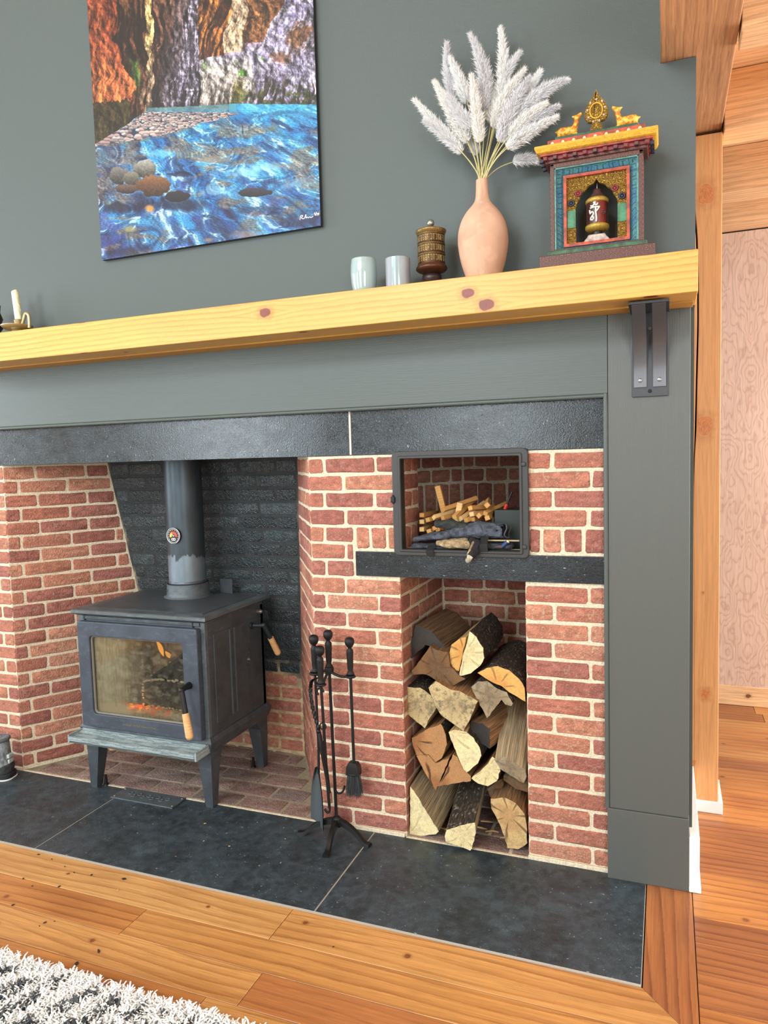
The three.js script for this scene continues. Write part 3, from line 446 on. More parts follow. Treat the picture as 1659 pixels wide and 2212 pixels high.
const mLip = std('#b4c2c6', 0.45, { map: tex(256, 256, (x, y) => { const a = sstep(0.4, 0.65, fbm(x / 40, y / 12, 4)), g = 0.85 + fbm(x / 6, y / 6, 3) * 0.3; return mix3([176 * g, 186 * g, 190 * g], [226 * g, 232 * g, 232 * g], a); }, { wm: 0.3, hm: 0.12 }), metal: 0.15, bumpMap: texIron, bumpScale: 0.0008 });
const mBlack = std('#17181a', 0.4, { metal: 0.3 });
const texTurned = woodTex(256, 64, 0.2, 0.05, { light: [214, 170, 116], dark: [176, 128, 78], rings: 160, amp: 0.001, sd: 31, contrast: 0.5 });
const mTurned = std('#ffffff', 0.5, { map: texTurned });
{
  const s = thing('wood_stove', 'black cast-iron wood stove with glass door standing in the brick fireplace', 'stove', [-1.667, 0, -0.19]);
  const HX = 0.338, zf = 0.225, zb = -0.23, y0 = 0.29, y1 = 0.80;   // half width, front, back, underside, top (local)
  // shell: sides, back, floor and roof around a real firebox
  part('side_plate', box(-HX, -HX + 0.03, y0, y1, zb, zf, 0.006), mIron, s);
  const side = part('side_plate', box(HX - 0.03, HX, y0, y1, zb, zf, 0.006), mIron, s);
  const pan = extrude(rrect(-0.185, 0.175, 0.355, 0.745, 0.006), 0.006, 0.002, 1); pan.rotateY(Math.PI / 2); part('side_panel', boxUV(pan.translate(HX - 0.002, 0, 0)), mIron, side);
  for (const z of [0.065, 0.03]) part('rib', merge([cyl(V(HX + 0.003, 0.36, z), V(HX + 0.003, 0.74, z), 0.007, 0.007, 10)]), mIron, side);
  part('back_plate', box(-HX, HX, y0, y1, zb, zb + 0.03, 0.004), mIron, s); part('bottom_plate', box(-HX + 0.002, HX - 0.002, y0 - 0.02, y0 + 0.05, zb, zf - 0.004, 0.004), mIron, s); part('roof_plate', box(-HX + 0.002, HX - 0.002, 0.755, y1 + 0.015, zb, zf - 0.002, 0.004), mIron, s);
  // front plate around the door opening
  const fp = rrect(-HX, HX, y0 - 0.005, y1 + 0.01, 0.004); const hole = new THREE.Path(); const hr = rrect(-0.27, 0.262, 0.35, 0.735, 0.01); fp.holes.push(new THREE.Path(hr.getPoints())); part('front_plate', boxUV(extrude(fp, 0.022, 0.002, 1).translate(0, 0, zf - 0.005)), mIronL, s);
  // skirt that flares above the legs
  const skirt = (dz, f) => [[-HX - f, 0], [HX + f, 0]];
  const ringAt = (y, f) => [V(-HX - f, y, zb - f), V(HX + f, y, zb - f), V(HX + f, y, zf + 0.014 + f), V(-HX - f, y, zf + 0.014 + f)];
  part('skirt', boxUV(crease(loft([ringAt(0.245, 0.002), ringAt(0.275, 0.012), ringAt(0.292, 0.015), ringAt(0.312, 0.004)]), 25)), mIron, s);
  // top: bevelled plate with a raised panel, slightly crowned
  const tp = (y, a, b) => { const out = []; const hx = HX + a, f = zf + 0.018 + b, k = zb - 0.02 - b; for (const [x, z] of [[-hx, k], [hx, k], [hx, f], [-hx, f]]) out.push(V(x, y, z)); return out; };
  part('top_plate', boxUV(crease(loft([tp(0.803, -0.005, -0.005), tp(0.812, 0.012, 0.012), tp(0.818, 0.020, 0.02), tp(0.831, 0.020, 0.02), tp(0.834, 0.016, 0.016)]), 25)), mIronL, s);
  part('top_panel', boxUV(crease(loft([tp(0.8335, -0.022, -0.025), tp(0.8385, -0.03, -0.033), tp(0.843, -0.09, -0.07), tp(0.8445, -0.15, -0.12)]), 20)), mIron, s);
  part('front_lip', box(-HX + 0.03, HX - 0.02, 0.79, 0.806, zf + 0.012, zf + 0.024, 0.003), mIron, s);
  for (const x of [-0.298, 0.282]) part('lip_notch', box(x, x + 0.006, 0.786, 0.808, zf + 0.014, zf + 0.0245), mBlack, s);
  // door
  const d = new THREE.Group(); d.name = 'door'; s.add(d);
  const dr = rrect(-0.318, 0.32, 0.308, 0.785, 0.012); dr.holes.push(new THREE.Path(rrect(-0.252, 0.244, 0.369, 0.721, 0.02).getPoints())); part('door_frame', boxUV(extrude(dr, 0.03, 0.004, 2).translate(0, 0, zf + 0.018)), mIronDoor, d);
  const gk = rrect(-0.256, 0.248, 0.365, 0.725, 0.02); gk.holes.push(new THREE.Path(rrect(-0.247, 0.239, 0.374, 0.716, 0.016).getPoints())); part('gasket', extrude(gk, 0.012, 0.002, 1).translate(0, 0, zf + 0.026), std('#7c7a70', 0.9), d);
  part('door_glass', box(-0.252, 0.244, 0.37, 0.72, zf + 0.024, zf + 0.029), phys('#dcdad0', 0.04, { transmission: 1, thickness: 0, ior: 1.5 }), d);
  { // smoke and ash film plus painted window-reflection haze, thickest left and along the bottom
    const al = tex(256, 256, (x, y) => { const n = fbm(x / 22, y / 14, 5), st = fbm(x / 4, y / 30, 3), sc = Math.pow(1 - Math.abs(2 * fbm(x / 60 + 4, y / 200, 2) - 1), 20); const k = sstep(170, 40, x + (n - 0.5) * 130) * 0.75 + sstep(60, 5, y + (n - 0.5) * 70) * 0.4 + sstep(0.55, 0.75, n) * 0.3; return 255 * clamp(k * (0.6 + 0.85 * st) + sc * 0.25 * (x < 140 ? 1 : 0)); }, { srgb: false }); const fg = new THREE.PlaneGeometry(0.49, 0.346).translate(-0.004, 0.545, zf + 0.0232); part('ash_haze_film', clean(fg), std('#dddcd6', 0.95, { alphaMap: al, transparent: true, side: THREE.DoubleSide }), d, 'grey ash film with painted window haze on the glass');
  }
  { // faint, worn maker's mark under the glass: raised flecks too small to read
    const r = rng(14), fl = []; for (let i = 0; i < 22; i++) { const x = -0.085 + i * 0.0078; fl.push(box(x, x + 0.003 + r() * 0.003, 0.333 + r() * 0.004, 0.339 + r() * 0.004, zf + 0.0478, zf + 0.0487)); } part('worn_mark', merge(fl), std('#6f6855', 0.5, { metal: 0.3 }), d);
  }
  const hd = new THREE.Group(); hd.name = 'door_handle'; hd.position.set(0.272, 0.545, zf + 0.046); d.add(hd);
  part('pivot', merge([cyl(V(0, 0, 0), V(0, 0, 0.032), 0.016, 0.012), cyl(V(0, 0, 0.026), V(0.0, -0.006, 0.058), 0.011, 0.011), cyl(V(0, -0.004, 0.056), V(0.022, -0.098, 0.066), 0.0115, 0.0115), sph(0, -0.004, 0.056, 0.0125)]), mBlack, hd); part('wooden_grip', boxUV(merge([cyl(V(0.022, -0.096, 0.066), V(0.044, -0.185, 0.076), 0.0145, 0.0165, 18), sph(0.044, -0.185, 0.076, 0.0163)])), mTurned, hd);
  // ash lip below the door
  const lip = new THREE.Shape(); [[0.0, 0.292], [0.018, 0.288], [0.05, 0.276], [0.092, 0.272], [0.102, 0.282], [0.108, 0.280], [0.106, 0.262], [0.09, 0.246], [0.04, 0.246], [0, 0.262]].forEach((q, i) => i ? lip.lineTo(q[0], q[1]) : lip.moveTo(q[0], q[1])); lip.closePath();
  const lg = extrude(lip, 0.672, 0.004, 1); lg.rotateY(-Math.PI / 2); lg.translate(0.331, 0, zf + 0.012); part('ash_lip', boxUV(lg), mLip, s); for (const x of [-0.341, 0.331]) part('lip_end', box(x, x + 0.009, 0.25, 0.288, zf + 0.012, zf + 0.118, 0.003), mLip, s);
  // legs: tapered, each a mesh of its own
  const leg = (sx, sz) => { const X0 = sx * (HX - 0.002), Zt = sz > 0 ? zf + 0.012 : zb + 0.002; const rg = (y, w, o) => [V(X0 - sx * o, y, Zt - sz * o), V(X0 - sx * (o + w), y, Zt - sz * o), V(X0 - sx * (o + w), y, Zt - sz * (o + w)), V(X0 - sx * o, y, Zt - sz * (o + w))]; const rs = [rg(0.0, 0.034, 0.006), rg(0.01, 0.037, 0.004), rg(0.2, 0.066, 0.0), rg(0.25, 0.098, 0.0), rg(0.285, 0.11, 0.0)]; let g = loft(sx * sz > 0 ? rs.map(q => q.slice().reverse()) : rs); g.computeVertexNormals(); return boxUV(crease(g, 25)); };
  for (const sx of [-1, 1]) for (const sz of [-1, 1]) { const l = part('leg', leg(sx, sz), mIron, s); part('leveller', merge([cyl(V(sx * (HX - 0.06), 0, (sz > 0 ? zf - 0.03 : zb + 0.05)), V(sx * (HX - 0.06), 0.05, (sz > 0 ? zf - 0.03 : zb + 0.05)), 0.009, 0.006, 12), cyl(V(sx * (HX - 0.06), 0, (sz > 0 ? zf - 0.03 : zb + 0.05)), V(sx * (HX - 0.06), 0.008, (sz > 0 ? zf - 0.03 : zb + 0.05)), 0.014, 0.012, 12)]), mBlack, l); }
  // right side handle and bolt
  const dh = new THREE.Group(); dh.name = 'damper_handle'; dh.position.set(HX, 0.715, -0.115); s.add(dh);
  part('pivot', merge([cyl(V(0, 0, 0), V(0.012, 0, 0), 0.018, 0.016), cyl(V(0.01, 0, 0), V(0.05, -0.004, -0.03), 0.010, 0.010), cyl(V(0.05, -0.003, -0.03), V(0.062, -0.075, -0.07), 0.0105, 0.0105), sph(0.05, -0.003, -0.03, 0.0115)]), std('#2c3b40', 0.35, { metal: 0.4 }), dh); part('wooden_grip', boxUV(merge([cyl(V(0.062, -0.072, -0.069), V(0.076, -0.15, -0.105), 0.0145, 0.0155, 18), sph(0.076, -0.15, -0.105, 0.0153)])), mTurned, dh);
  part('side_bolt', merge([cyl(V(HX, 0.766, -0.183), V(HX + 0.012, 0.766, -0.183), 0.014, 0.013, 6), sph(HX + 0.014, 0.766, -0.183, 0.01)]), std('#9b9890', 0.3, { metal: 0.8 }), s);
  // air control under the ash lip
  const ac = part('air_control', merge([box(-0.205, -0.18, 0.232, 0.238, 0.08, 0.24, 0.001)]), mIron, s); part('wooden_knob', boxUV(merge([cyl(V(-0.193, 0.196, 0.228), V(-0.193, 0.234, 0.228), 0.018, 0.016, 18)])), mTurned, ac);
  // flue collar and rear heat shield tab
  part('flue_collar', lathe([[0.112, 0.842], [0.114, 0.846], [0.1, 0.852], [0.097, 0.905], [0.099, 0.908], [0.092, 0.908], [0.088, 0.84]], 48).translate(0.012, 0, -0.10), mIronL, s);
  part('rivet', merge([sph(-0.046, 0.88, -0.022, 0.006), sph(0.10, 0.895, -0.07, 0.006)]), mIron, s); part('heat_shield', box(0.1, 0.17, 0.80, 0.905, zb - 0.006, zb - 0.002, 0.001), mIron, s);
  // firebrick lining
  const fb = std('#e8e4d8', 0.95, { map: texMortar }); part('lining', merge([box(-0.30, 0.30, 0.36, 0.755, zb + 0.03, zb + 0.05)]), fb, s, 'pale firebrick lining');
  part('lining', merge([box(-0.306, -0.285, 0.36, 0.755, zb + 0.05, 0.06)]), std('#cbc7bd', 0.95, { map: texMortar }), s); part('lining', merge([box(-0.306, -0.285, 0.36, 0.755, 0.063, zf - 0.02)]), std('#cfcbc2', 0.95, { map: texMortar }), s); part('lining', merge([box(0.285, 0.306, 0.36, 0.755, zb + 0.05, zf - 0.02)]), std('#cfcbc2', 0.95, { map: texMortar }), s);
  part('baffle', box(-0.28, 0.28, 0.725, 0.738, zb + 0.05, zf - 0.06, 0.002), std('#b9b3a2', 0.9, { map: texMortar }), s, 'pale ceramic baffle board'); part('hearth_floor', box(-0.305, 0.305, 0.34, 0.366, zb + 0.03, zf - 0.01), std('#8d877d', 0.95, { map: texMortar }), s);
}
{ // what burns inside the stove
  const o = [-1.667, 0, -0.19];
  const texChar = tex(256, 256, (x, y) => { const cx = x % 32, cy = y % 22; const crk = (cx < 1.5 || cy < 1.2) ? 1 : 0; const a = sstep(0.66, 0.8, fbm(x / 9, y / 5, 3)); const g = 26 + fbm(x / 5, y / 5, 3) * 30 - crk * 16; return mix3([g, g * 1.02, g], [200, 196, 184], a * 0.6); }, { wm: 0.25, hm: 0.25 });
  const lg = thing('burning_log', 'charred black log with white ash edges burning behind the stove glass', 'log', o); const mChar = std('#ffffff', 0.8, { map: texChar });
  const prof = [[-0.06, 0.0], [0.24, 0.0], [0.25, 0.075], [0.235, 0.132], [0.0, 0.128], [-0.06, 0.115]]; const rings = [0.165, -0.01, -0.08].map((z, i) => prof.map(q => V(q[0] + (i ? 0.05 * i : 0), 0.385 + q[1] + (i === 0 ? 0 : 0.06 * i * (q[1] > 0.05 ? 1 : 0.3)), z)));
  part('charred_wood', boxUV(crease(loft(rings.reverse()), 25)), mChar, lg);
  const r = rng(3), ash = []; const edge = (a, b, n) => { for (let i = 0; i < n; i++) { const t = (i + r() * 0.7) / n; if (r() < 0.72) ash.push(sph(mixn(a[0], b[0], t) + (r() - 0.5) * 0.006, mixn(a[1], b[1], t) + (r() - 0.5) * 0.008, mixn(a[2], b[2], t), 0.002 + r() * 0.0055, 1.3, 0.8, 0.6)); } };
  edge([-0.058, 0.502, 0.166], [0.0, 0.515, 0.166], 6); edge([0.0, 0.515, 0.166], [0.232, 0.518, 0.166], 24); edge([-0.055, 0.39, 0.167], [0.24, 0.386, 0.167], 32); edge([-0.061, 0.39, 0.167], [-0.061, 0.5, 0.167], 12); edge([-0.06, 0.505, 0.165], [-0.01, 0.56, -0.01], 10);
  part('ash_edge', merge(ash), std('#e6e2d6', 0.95), lg);
  const eb = thing('ember_bed', 'glowing orange ember bed under the burning log in the stove', 'embers', o); const hot = [], warm = [], cold = [];
  for (let i = 0; i < 300; i++) { const x = -0.24 + r() * 0.5, z = 0.15 + r() * 0.055; const q = sph(x, 0.37 + r() * 0.012, z, 0.006 + r() * 0.008, 1.4, 0.8, 1); const h = 1 - Math.abs(x + 0.06) / 0.2 + (r() - 0.5) * 0.7; (h > 0.85 ? hot : h > 0.3 ? warm : cold).push(q); }
  part('ember_hot', merge(hot), std('#ff9a30', 0.9, { emissive: new THREE.Color(1.0, 0.36, 0.03), emissiveIntensity: 2.6 }), eb).userData.kind = 'stuff'; part('ember_warm', merge(warm), std('#c8563a', 0.9, { emissive: new THREE.Color(0.9, 0.14, 0.04), emissiveIntensity: 1.2 }), eb).userData.kind = 'stuff'; part('ash_lumps', merge(cold), std('#cfc9bc', 0.95), eb).userData.kind = 'stuff';
  const fl = []; for (const [x, y, z, a, l] of [[-0.105, 0.60, -0.02, 0.5, 0.085], [-0.055, 0.575, -0.01, 0.7, 0.04], [0.0, 0.665, -0.05, 1.2, 0.035], [-0.09, 0.68, -0.04, 1.0, 0.03]]) { const pts = []; for (let i = 0; i <= 6; i++) { const t = i / 6; pts.push(V(x + Math.sin(a) * l * (t - 0.5) + Math.sin(t * 5) * 0.004, y - Math.cos(a) * l * (t - 0.5), z)); } const c = new THREE.CatmullRomCurve3(pts), rg = []; for (let i = 0; i <= 10; i++) { const p = c.getPoint(i / 10), rad = 0.011 * Math.sin(Math.PI * (0.06 + 0.9 * i / 10)); rg.push([...Array(8)].map((_, k) => V(p.x + Math.cos(k * 0.785) * rad, p.y, p.z + Math.sin(k * 0.785) * rad))); } fl.push(loft(rg)); }
  const mFl = std('#ffb347', 1, { emissive: new THREE.Color(1.0, 0.42, 0.05), emissiveIntensity: 3 }), f = thing('flame', 'small orange flames licking above the log in the stove', 'flame', o); for (const q of fl) part('flame_tongue', clean(q), mFl, f);
  const pl = new THREE.PointLight(new THREE.Color(1, 0.45, 0.12), 0.07, 0, 2); pl.position.set(-1.75, 0.42, -0.02); pl.shadow.radius = 2; pl.castShadow = true; scene.add(pl);
}
{ // stovepipe and magnetic thermometer
  const PX = -1.655, PZ = -0.29, PR = 0.086;
  const texPipe = tex(512, 256, (x, y) => { const h = y / 256 * 0.78; const edge = 0.165 + (fbm(x / 30, 3, 4) - 0.5) * 0.09; const bare = sstep(edge + 0.004, edge - 0.004, h); const g = 0.9 + (fbm(x / 30, y / 30, 4) - 0.5) * 0.25; return mix3([70 * g, 82 * g, 90 * g], [132 * g, 150 * g, 162 * g], bare); }); const p = thing('stovepipe', 'straight dark grey stovepipe rising from the stove, paint worn to bare metal at its foot', 'stovepipe', [PX, 0.86, PZ]);
  const g = lathe([[PR, 0], [PR, 0.78]], 64), uv = g.attributes.uv, ps = g.attributes.position; for (let i = 0; i < ps.count; i++) uv.setY(i, ps.getY(i) / 0.78); part('pipe', g, std('#ffffff', 0.4, { map: texPipe, metal: 0.55, side: THREE.DoubleSide }), p); part('crimp_ring', lathe([[PR, 0.045], [PR + 0.003, 0.05], [PR + 0.003, 0.056], [PR, 0.061]], 64), std('#596069', 0.4, { metal: 0.6 }), p);
  // thermometer: where the pixel's ray meets the pipe
  const d = ray(377, 1157), oo = camera.position; const a = d.x * d.x + d.z * d.z, b = (oo.x - PX) * d.x + (oo.z - PZ) * d.z, c = (oo.x - PX) ** 2 + (oo.z - PZ) ** 2 - PR * PR; const t = (-b - Math.sqrt(Math.max(0, b * b - a * c))) / a; const hit = oo.clone().addScaledVector(d, t); const ang = Math.atan2(hit.x - PX, hit.z - PZ);
  const face = canvasTex(256, 256, (q, w, h) => { q.fillStyle = '#101112'; q.fillRect(0, 0, w, h); q.translate(128, 128); q.strokeStyle = '#e8e8e8'; q.lineWidth = 5; q.beginPath(); q.arc(0, 0, 112, 0, 7); q.stroke(); const seg = (a0, a1, c) => { q.fillStyle = c; q.beginPath(); q.moveTo(0, 0); q.arc(0, 0, 74, a0, a1); q.closePath(); q.fill(); }; seg(2.7, 3.6, '#e9c73c'); seg(3.6, 4.3, '#f08a2c'); seg(4.3, 6.6, '#d8402c'); q.fillStyle = '#101112'; q.beginPath(); q.arc(0, 0, 30, 0, 7); q.fill(); q.strokeStyle = '#ffffff'; q.lineWidth = 4; for (let i = 0; i < 11; i++) { const an = 2.5 + i * 0.43; q.beginPath(); q.moveTo(Math.cos(an) * 88, Math.sin(an) * 88); q.lineTo(Math.cos(an) * 102, Math.sin(an) * 102); q.stroke(); } q.fillStyle = '#d6d6d6'; q.beginPath(); q.roundRect(-42, 38, 84, 44, 16); q.fill(); q.fillStyle = '#222'; q.fillRect(-30, 50, 24, 18); q.fillRect(6, 50, 24, 18); q.strokeStyle = '#fff'; q.lineWidth = 7; q.beginPath(); q.moveTo(0, 0); q.lineTo(-46, -40); q.stroke(); q.fillStyle = '#fff'; q.beginPath(); q.arc(0, 0, 12, 0, 7); q.fill(); });
  const th = thing('stove_thermometer', 'small round stove thermometer with yellow to red dial on the stovepipe', 'thermometer', [PX + Math.sin(ang) * (PR + 0.001), hit.y, PZ + Math.cos(ang) * (PR + 0.001)], ang);
  part('case', cyl(V(0, 0, 0), V(0, 0, 0.008), 0.037, 0.036, 40), mBlack, th); const disc = clean(new THREE.CircleGeometry(0.0345, 40).translate(0, 0, 0.0084)); part('dial', disc, std('#ffffff', 0.4, { map: face }), th); part('bezel', clean(new THREE.TorusGeometry(0.0355, 0.002, 8, 40).translate(0, 0, 0.008)), std('#c9ccce', 0.25, { metal: 0.9 }), th);
}
{ // cast-iron floor register let into the hearth
  const r = thing('floor_register', 'rectangular cast-iron floor register with scroll grille on the hearth', 'vent', [-1.666, 0.001, 0.054]);
  const s = rrect(-0.166, 0.166, -0.05, 0.05, 0.003); for (let i = 0; i < 10; i++) for (const j of [-1, 0, 1]) { const p = new THREE.Path(); p.absellipse(-0.112 + i * 0.025 + (j ? 0 : 0.0125), j * 0.0165, 0.0085, 0.0062, 0, 6.283, true, 0.5 * (i % 2 ? 1 : -1)); s.holes.push(p); }
  const g = extrude(s, 0.006, 0.0012, 1, 6); g.rotateX(-Math.PI / 2); part('register_plate', boxUV(g), mIronL, r); part('duct_shade_sheet', box(-0.14, 0.14, -0.0006, 0.0008, -0.03, 0.03), std('#0b0b0c', 1), r);  // black sheet under the grille, painted for the shade down the duct
  const sc = []; for (const x of [-0.155, 0.155]) for (const z of [-0.035, 0.035]) sc.push(sph(x, 0.006, z, 0.004, 1, 0.5, 1)); part('screw', merge(sc), std('#b9bcbe', 0.3, { metal: 0.8 }), r);
  const tor = []; for (let i = 0; i < 9; i++) tor.push(new THREE.TorusGeometry(0.009, 0.0022, 6, 14).rotateX(Math.PI / 2).translate(-0.1 + i * 0.025, 0.0066, (i % 2 ? 1 : -1) * 0.008)); part('scrollwork', merge(tor), mIronL, r);
}

// ---------------------------------------------------------------- fire tools
const mTool = std('#1d1f21', 0.42, { metal: 0.45, bumpMap: texIron, bumpScale: 0.0004 });
const BX = -0.735, BZ = 0.08; const toolScale = 0.965;
function handleGeo(x, y, z, tx = 0, tz = 0) {      // turned handle with a ball, foot at y
  const g = lathe([[0.0001, 0], [0.013, 0], [0.0145, 0.006], [0.012, 0.012], [0.0095, 0.018], [0.0115, 0.03], [0.0125, 0.07], [0.0135, 0.085], [0.0125, 0.088], [0.014, 0.091], [0.0125, 0.095], [0.0138, 0.099], [0.009, 0.106], [0.007, 0.110], [0.013, 0.117], [0.0175, 0.126], [0.0188, 0.135], [0.0175, 0.144], [0.012, 0.151], [0.0001, 0.154]], 24);
  g.rotateZ(tx); g.rotateX(tz); return g.translate(x, y, z);
}
{
  const st = thing('fireplace_tool_stand', 'black iron fireplace tool stand on three arched feet', 'tool stand', [BX, 0.001, BZ]); st.scale.y = toolScale;
  const foot = a => { const rg = []; for (let i = 0; i <= 14; i++) { const t = i / 14, d = 0.012 + 0.145 * t; const y = 0.062 * Math.cos(t * 1.25) - 0.0 + (t > 0.8 ? 0 : 0); const yy = Math.max(0.006, 0.064 * (1 - Math.pow(t / 0.86, 2.2))) + (t > 0.86 ? 0 : 0); const w = 0.014 - 0.003 * Math.sin(t * 3.1), h = 0.011 - 0.004 * t; const c = Math.cos(a), s = Math.sin(a); const q = [[-w, -h], [w, -h], [w * 0.7, h], [-w * 0.7, h]].map(([u, v]) => V(c * d - s * u, Math.max(0, yy + v), s * d + c * u)); rg.push(q); } return boxUV(crease(loft(rg), 30)); };
  for (const a of [0.22, 1.42, 2.9]) part('foot', foot(a), mTool, st);
  part('hub', merge([lathe([[0.0001, 0.04], [0.022, 0.045], [0.022, 0.07], [0.012, 0.082], [0.006, 0.085]], 24)]), mTool, st); part('rod', merge([cyl(V(0, 0.06, 0), V(-0.012, 0.70, -0.005), 0.0062, 0.0058, 12)]), mTool, st);
  const hk = (a, dx) => { const p = a.map(q => V(...q)); return tube(p, 0.0055, 20, 8); };
  part('ring_collar', merge([lathe([[0.016, 0.672], [0.018, 0.68], [0.018, 0.694], [0.015, 0.70], [0.006, 0.70]], 20).translate(-0.012, 0, -0.005)]), mTool, st);
  for (const p of [[[-0.012, 0.685, 0], [0.02, 0.672, 0.006], [0.045, 0.664, 0.0], [0.062, 0.664, -0.004], [0.095, 0.67, -0.004]], [[-0.012, 0.685, 0], [-0.035, 0.68, 0.002], [-0.05, 0.668, 0.012], [-0.085, 0.672, 0.012]], [[-0.012, 0.685, 0], [-0.016, 0.66, 0.025], [-0.02, 0.645, 0.035], [-0.022, 0.64, 0.062]]]) part('hook_arm', hk(p), mTool, st);
  for (const [x, y, z] of [[0.078, 0.668, -0.004], [-0.065, 0.672, 0.012], [-0.022, 0.643, 0.048]]) part('hook', clean(new THREE.TorusGeometry(0.017, 0.0055, 8, 20, 5).rotateX(Math.PI / 2).translate(x, y, z)), mTool, st);
  part('finial', handleGeo(-0.012, 0.695, -0.005), mTool, st);
  part('brush_hook', tube([V(0, 0.19, 0), V(0.012, 0.182, 0.004), V(0.03, 0.19, 0.002), V(0.04, 0.215, 0)], 0.004, 14, 8), mTool, st);
}
{
  const t = thing('fireplace_brush', 'black fireplace brush with fan of dark bristles hanging on the tool stand', 'brush', [BX + 0.078, 0.001, BZ - 0.004]); t.scale.y = toolScale;
  part('handle', handleGeo(0, 0.672, 0), mTool, t); part('shaft', cyl(V(0, 0.672, 0), V(0.002, 0.305, 0), 0.0058, 0.0058, 12), mTool, t);
  part('ferrule', merge([boxUV(crease(loft([[-0.016, 0.013], [-0.024, 0.017], [-0.026, 0.019]].map(([w, d], i) => { const y = [0.318, 0.30, 0.268][i]; return [V(w, y, -d), V(w, y, d), V(-w, y, d), V(-w, y, -d)]; })), 30)), new THREE.TorusGeometry(0.024, 0.004, 8, 20).scale(1.05, 0.8, 1).rotateX(Math.PI / 2).translate(0, 0.272, 0)]), mBlack, t);
  const r = rng(6), br = []; for (let i = 0; i < 420; i++) { const u = (r() - 0.5) * 2, w = (r() - 0.5) * 2, l = 0.075 + r() * 0.022; br.push(cyl(V(u * 0.022, 0.27, w * 0.015), V(u * 0.03 + (r() - 0.5) * 0.01, 0.27 - l, w * 0.022), 0.0007, 0.0005, 3, true)); } const b = part('bristles', merge(br), std('#3d4246', 0.6), t); b.userData.kind = 'stuff';
}
{
  const t = thing('fireplace_shovel', 'iron fireplace shovel with curved grey blade hanging on the tool stand', 'shovel', [BX - 0.065, 0.001, BZ + 0.012]); t.scale.y = toolScale;
  part('handle', handleGeo(0, 0.676, 0), mTool, t); part('shaft', tube([V(0, 0.676, 0), V(0.002, 0.5, 0), V(0.004, 0.35, 0.002), V(0.003, 0.26, 0.006)], 0.0055, 20, 8), mTool, t);
  // blade: shallow scoop hanging edge-on to the room
  const rg = []; for (let i = 0; i <= 14; i++) { const s = i / 14, y = 0.285 - s * 0.215, w = 0.05 * Math.pow(Math.sin(clamp(0.12 + s * 1.9, 0, Math.PI / 2)), 0.7); const q = []; for (let k = 0; k <= 10; k++) { const u = (k / 10 - 0.5) * 2; q.push(V(u * w * 0.62 - 0.004, y - (u + 1) * 0.02 * s, 0.012 + u * w * 0.22 - 0.016 * (1 - u * u) + 0.012 * s)); } rg.push(q); }
  const g = loft(rg, false, false); part('blade', clean(g), std('#6f7a80', 0.45, { metal: 0.55, side: THREE.DoubleSide, map: texIronC }), t); const back = g.clone().translate(0.0025, 0, -0.0025); part('blade_back', clean(back), std('#2c2f31', 0.5, { metal: 0.4, side: THREE.DoubleSide }), t);
}
{
  const t = thing('fireplace_poker', 'black iron poker with thin straight shaft hanging in front of the tool stand', 'poker', [BX - 0.022, 0.001, BZ + 0.05]); t.scale.y = toolScale;
  part('handle', handleGeo(0, 0.645, 0), mTool, t); part('shaft', tube([V(0, 0.645, 0), V(0.003, 0.45, -0.006), V(0.006, 0.2, -0.016), V(0.008, 0.13, -0.02)], 0.0058, 20, 8), mTool, t); part('hook_tip', tube([V(0.008, 0.14, -0.02), V(0.008, 0.12, -0.02), V(0.002, 0.11, -0.018), V(-0.01, 0.125, -0.014)], 0.0045, 12, 8), mTool, t); part('crook', clean(new THREE.TorusGeometry(0.014, 0.004, 8, 18, 4.2).translate(-0.004, 0.612, 0)), mTool, t);
}
{
  const t = thing('fireplace_tongs', 'twisted iron fire tongs leaning on the tool stand', 'tongs', [BX - 0.04, 0.001, BZ + 0.04]); t.scale.y = toolScale; const tw = []; const cv = new THREE.CatmullRomCurve3([V(0.008, 0.668, 0.01), V(-0.012, 0.66, 0.02), V(-0.022, 0.63, 0.02), V(-0.014, 0.54, 0.02), V(0.002, 0.46, 0.012), V(0.018, 0.36, 0.004), V(0.03, 0.2, -0.004)]);
  const rg = []; for (let i = 0; i <= 90; i++) { const p = cv.getPoint(i / 90), a0 = (i < 60 ? i * 0.42 : 60 * 0.42); rg.push([0, 1, 2, 3].map(k => V(p.x + Math.cos(a0 + k * 1.5708) * 0.0078, p.y, p.z + Math.sin(a0 + k * 1.5708) * 0.0078))); }
  part('twisted_arm', boxUV(crease(loft(rg), 50)), mTool, t); part('second_arm', tube([V(0.002, 0.46, 0.012), V(0.012, 0.4, 0.02), V(0.022, 0.3, 0.01), V(0.034, 0.2, 0.002)], 0.006, 20, 8), mTool, t); part('pivot_ring', merge([new THREE.TorusGeometry(0.013, 0.003, 8, 20).translate(0.022, 0.475, 0.014), sph(0.004, 0.455, 0.018, 0.009)]), mTool, t);
}

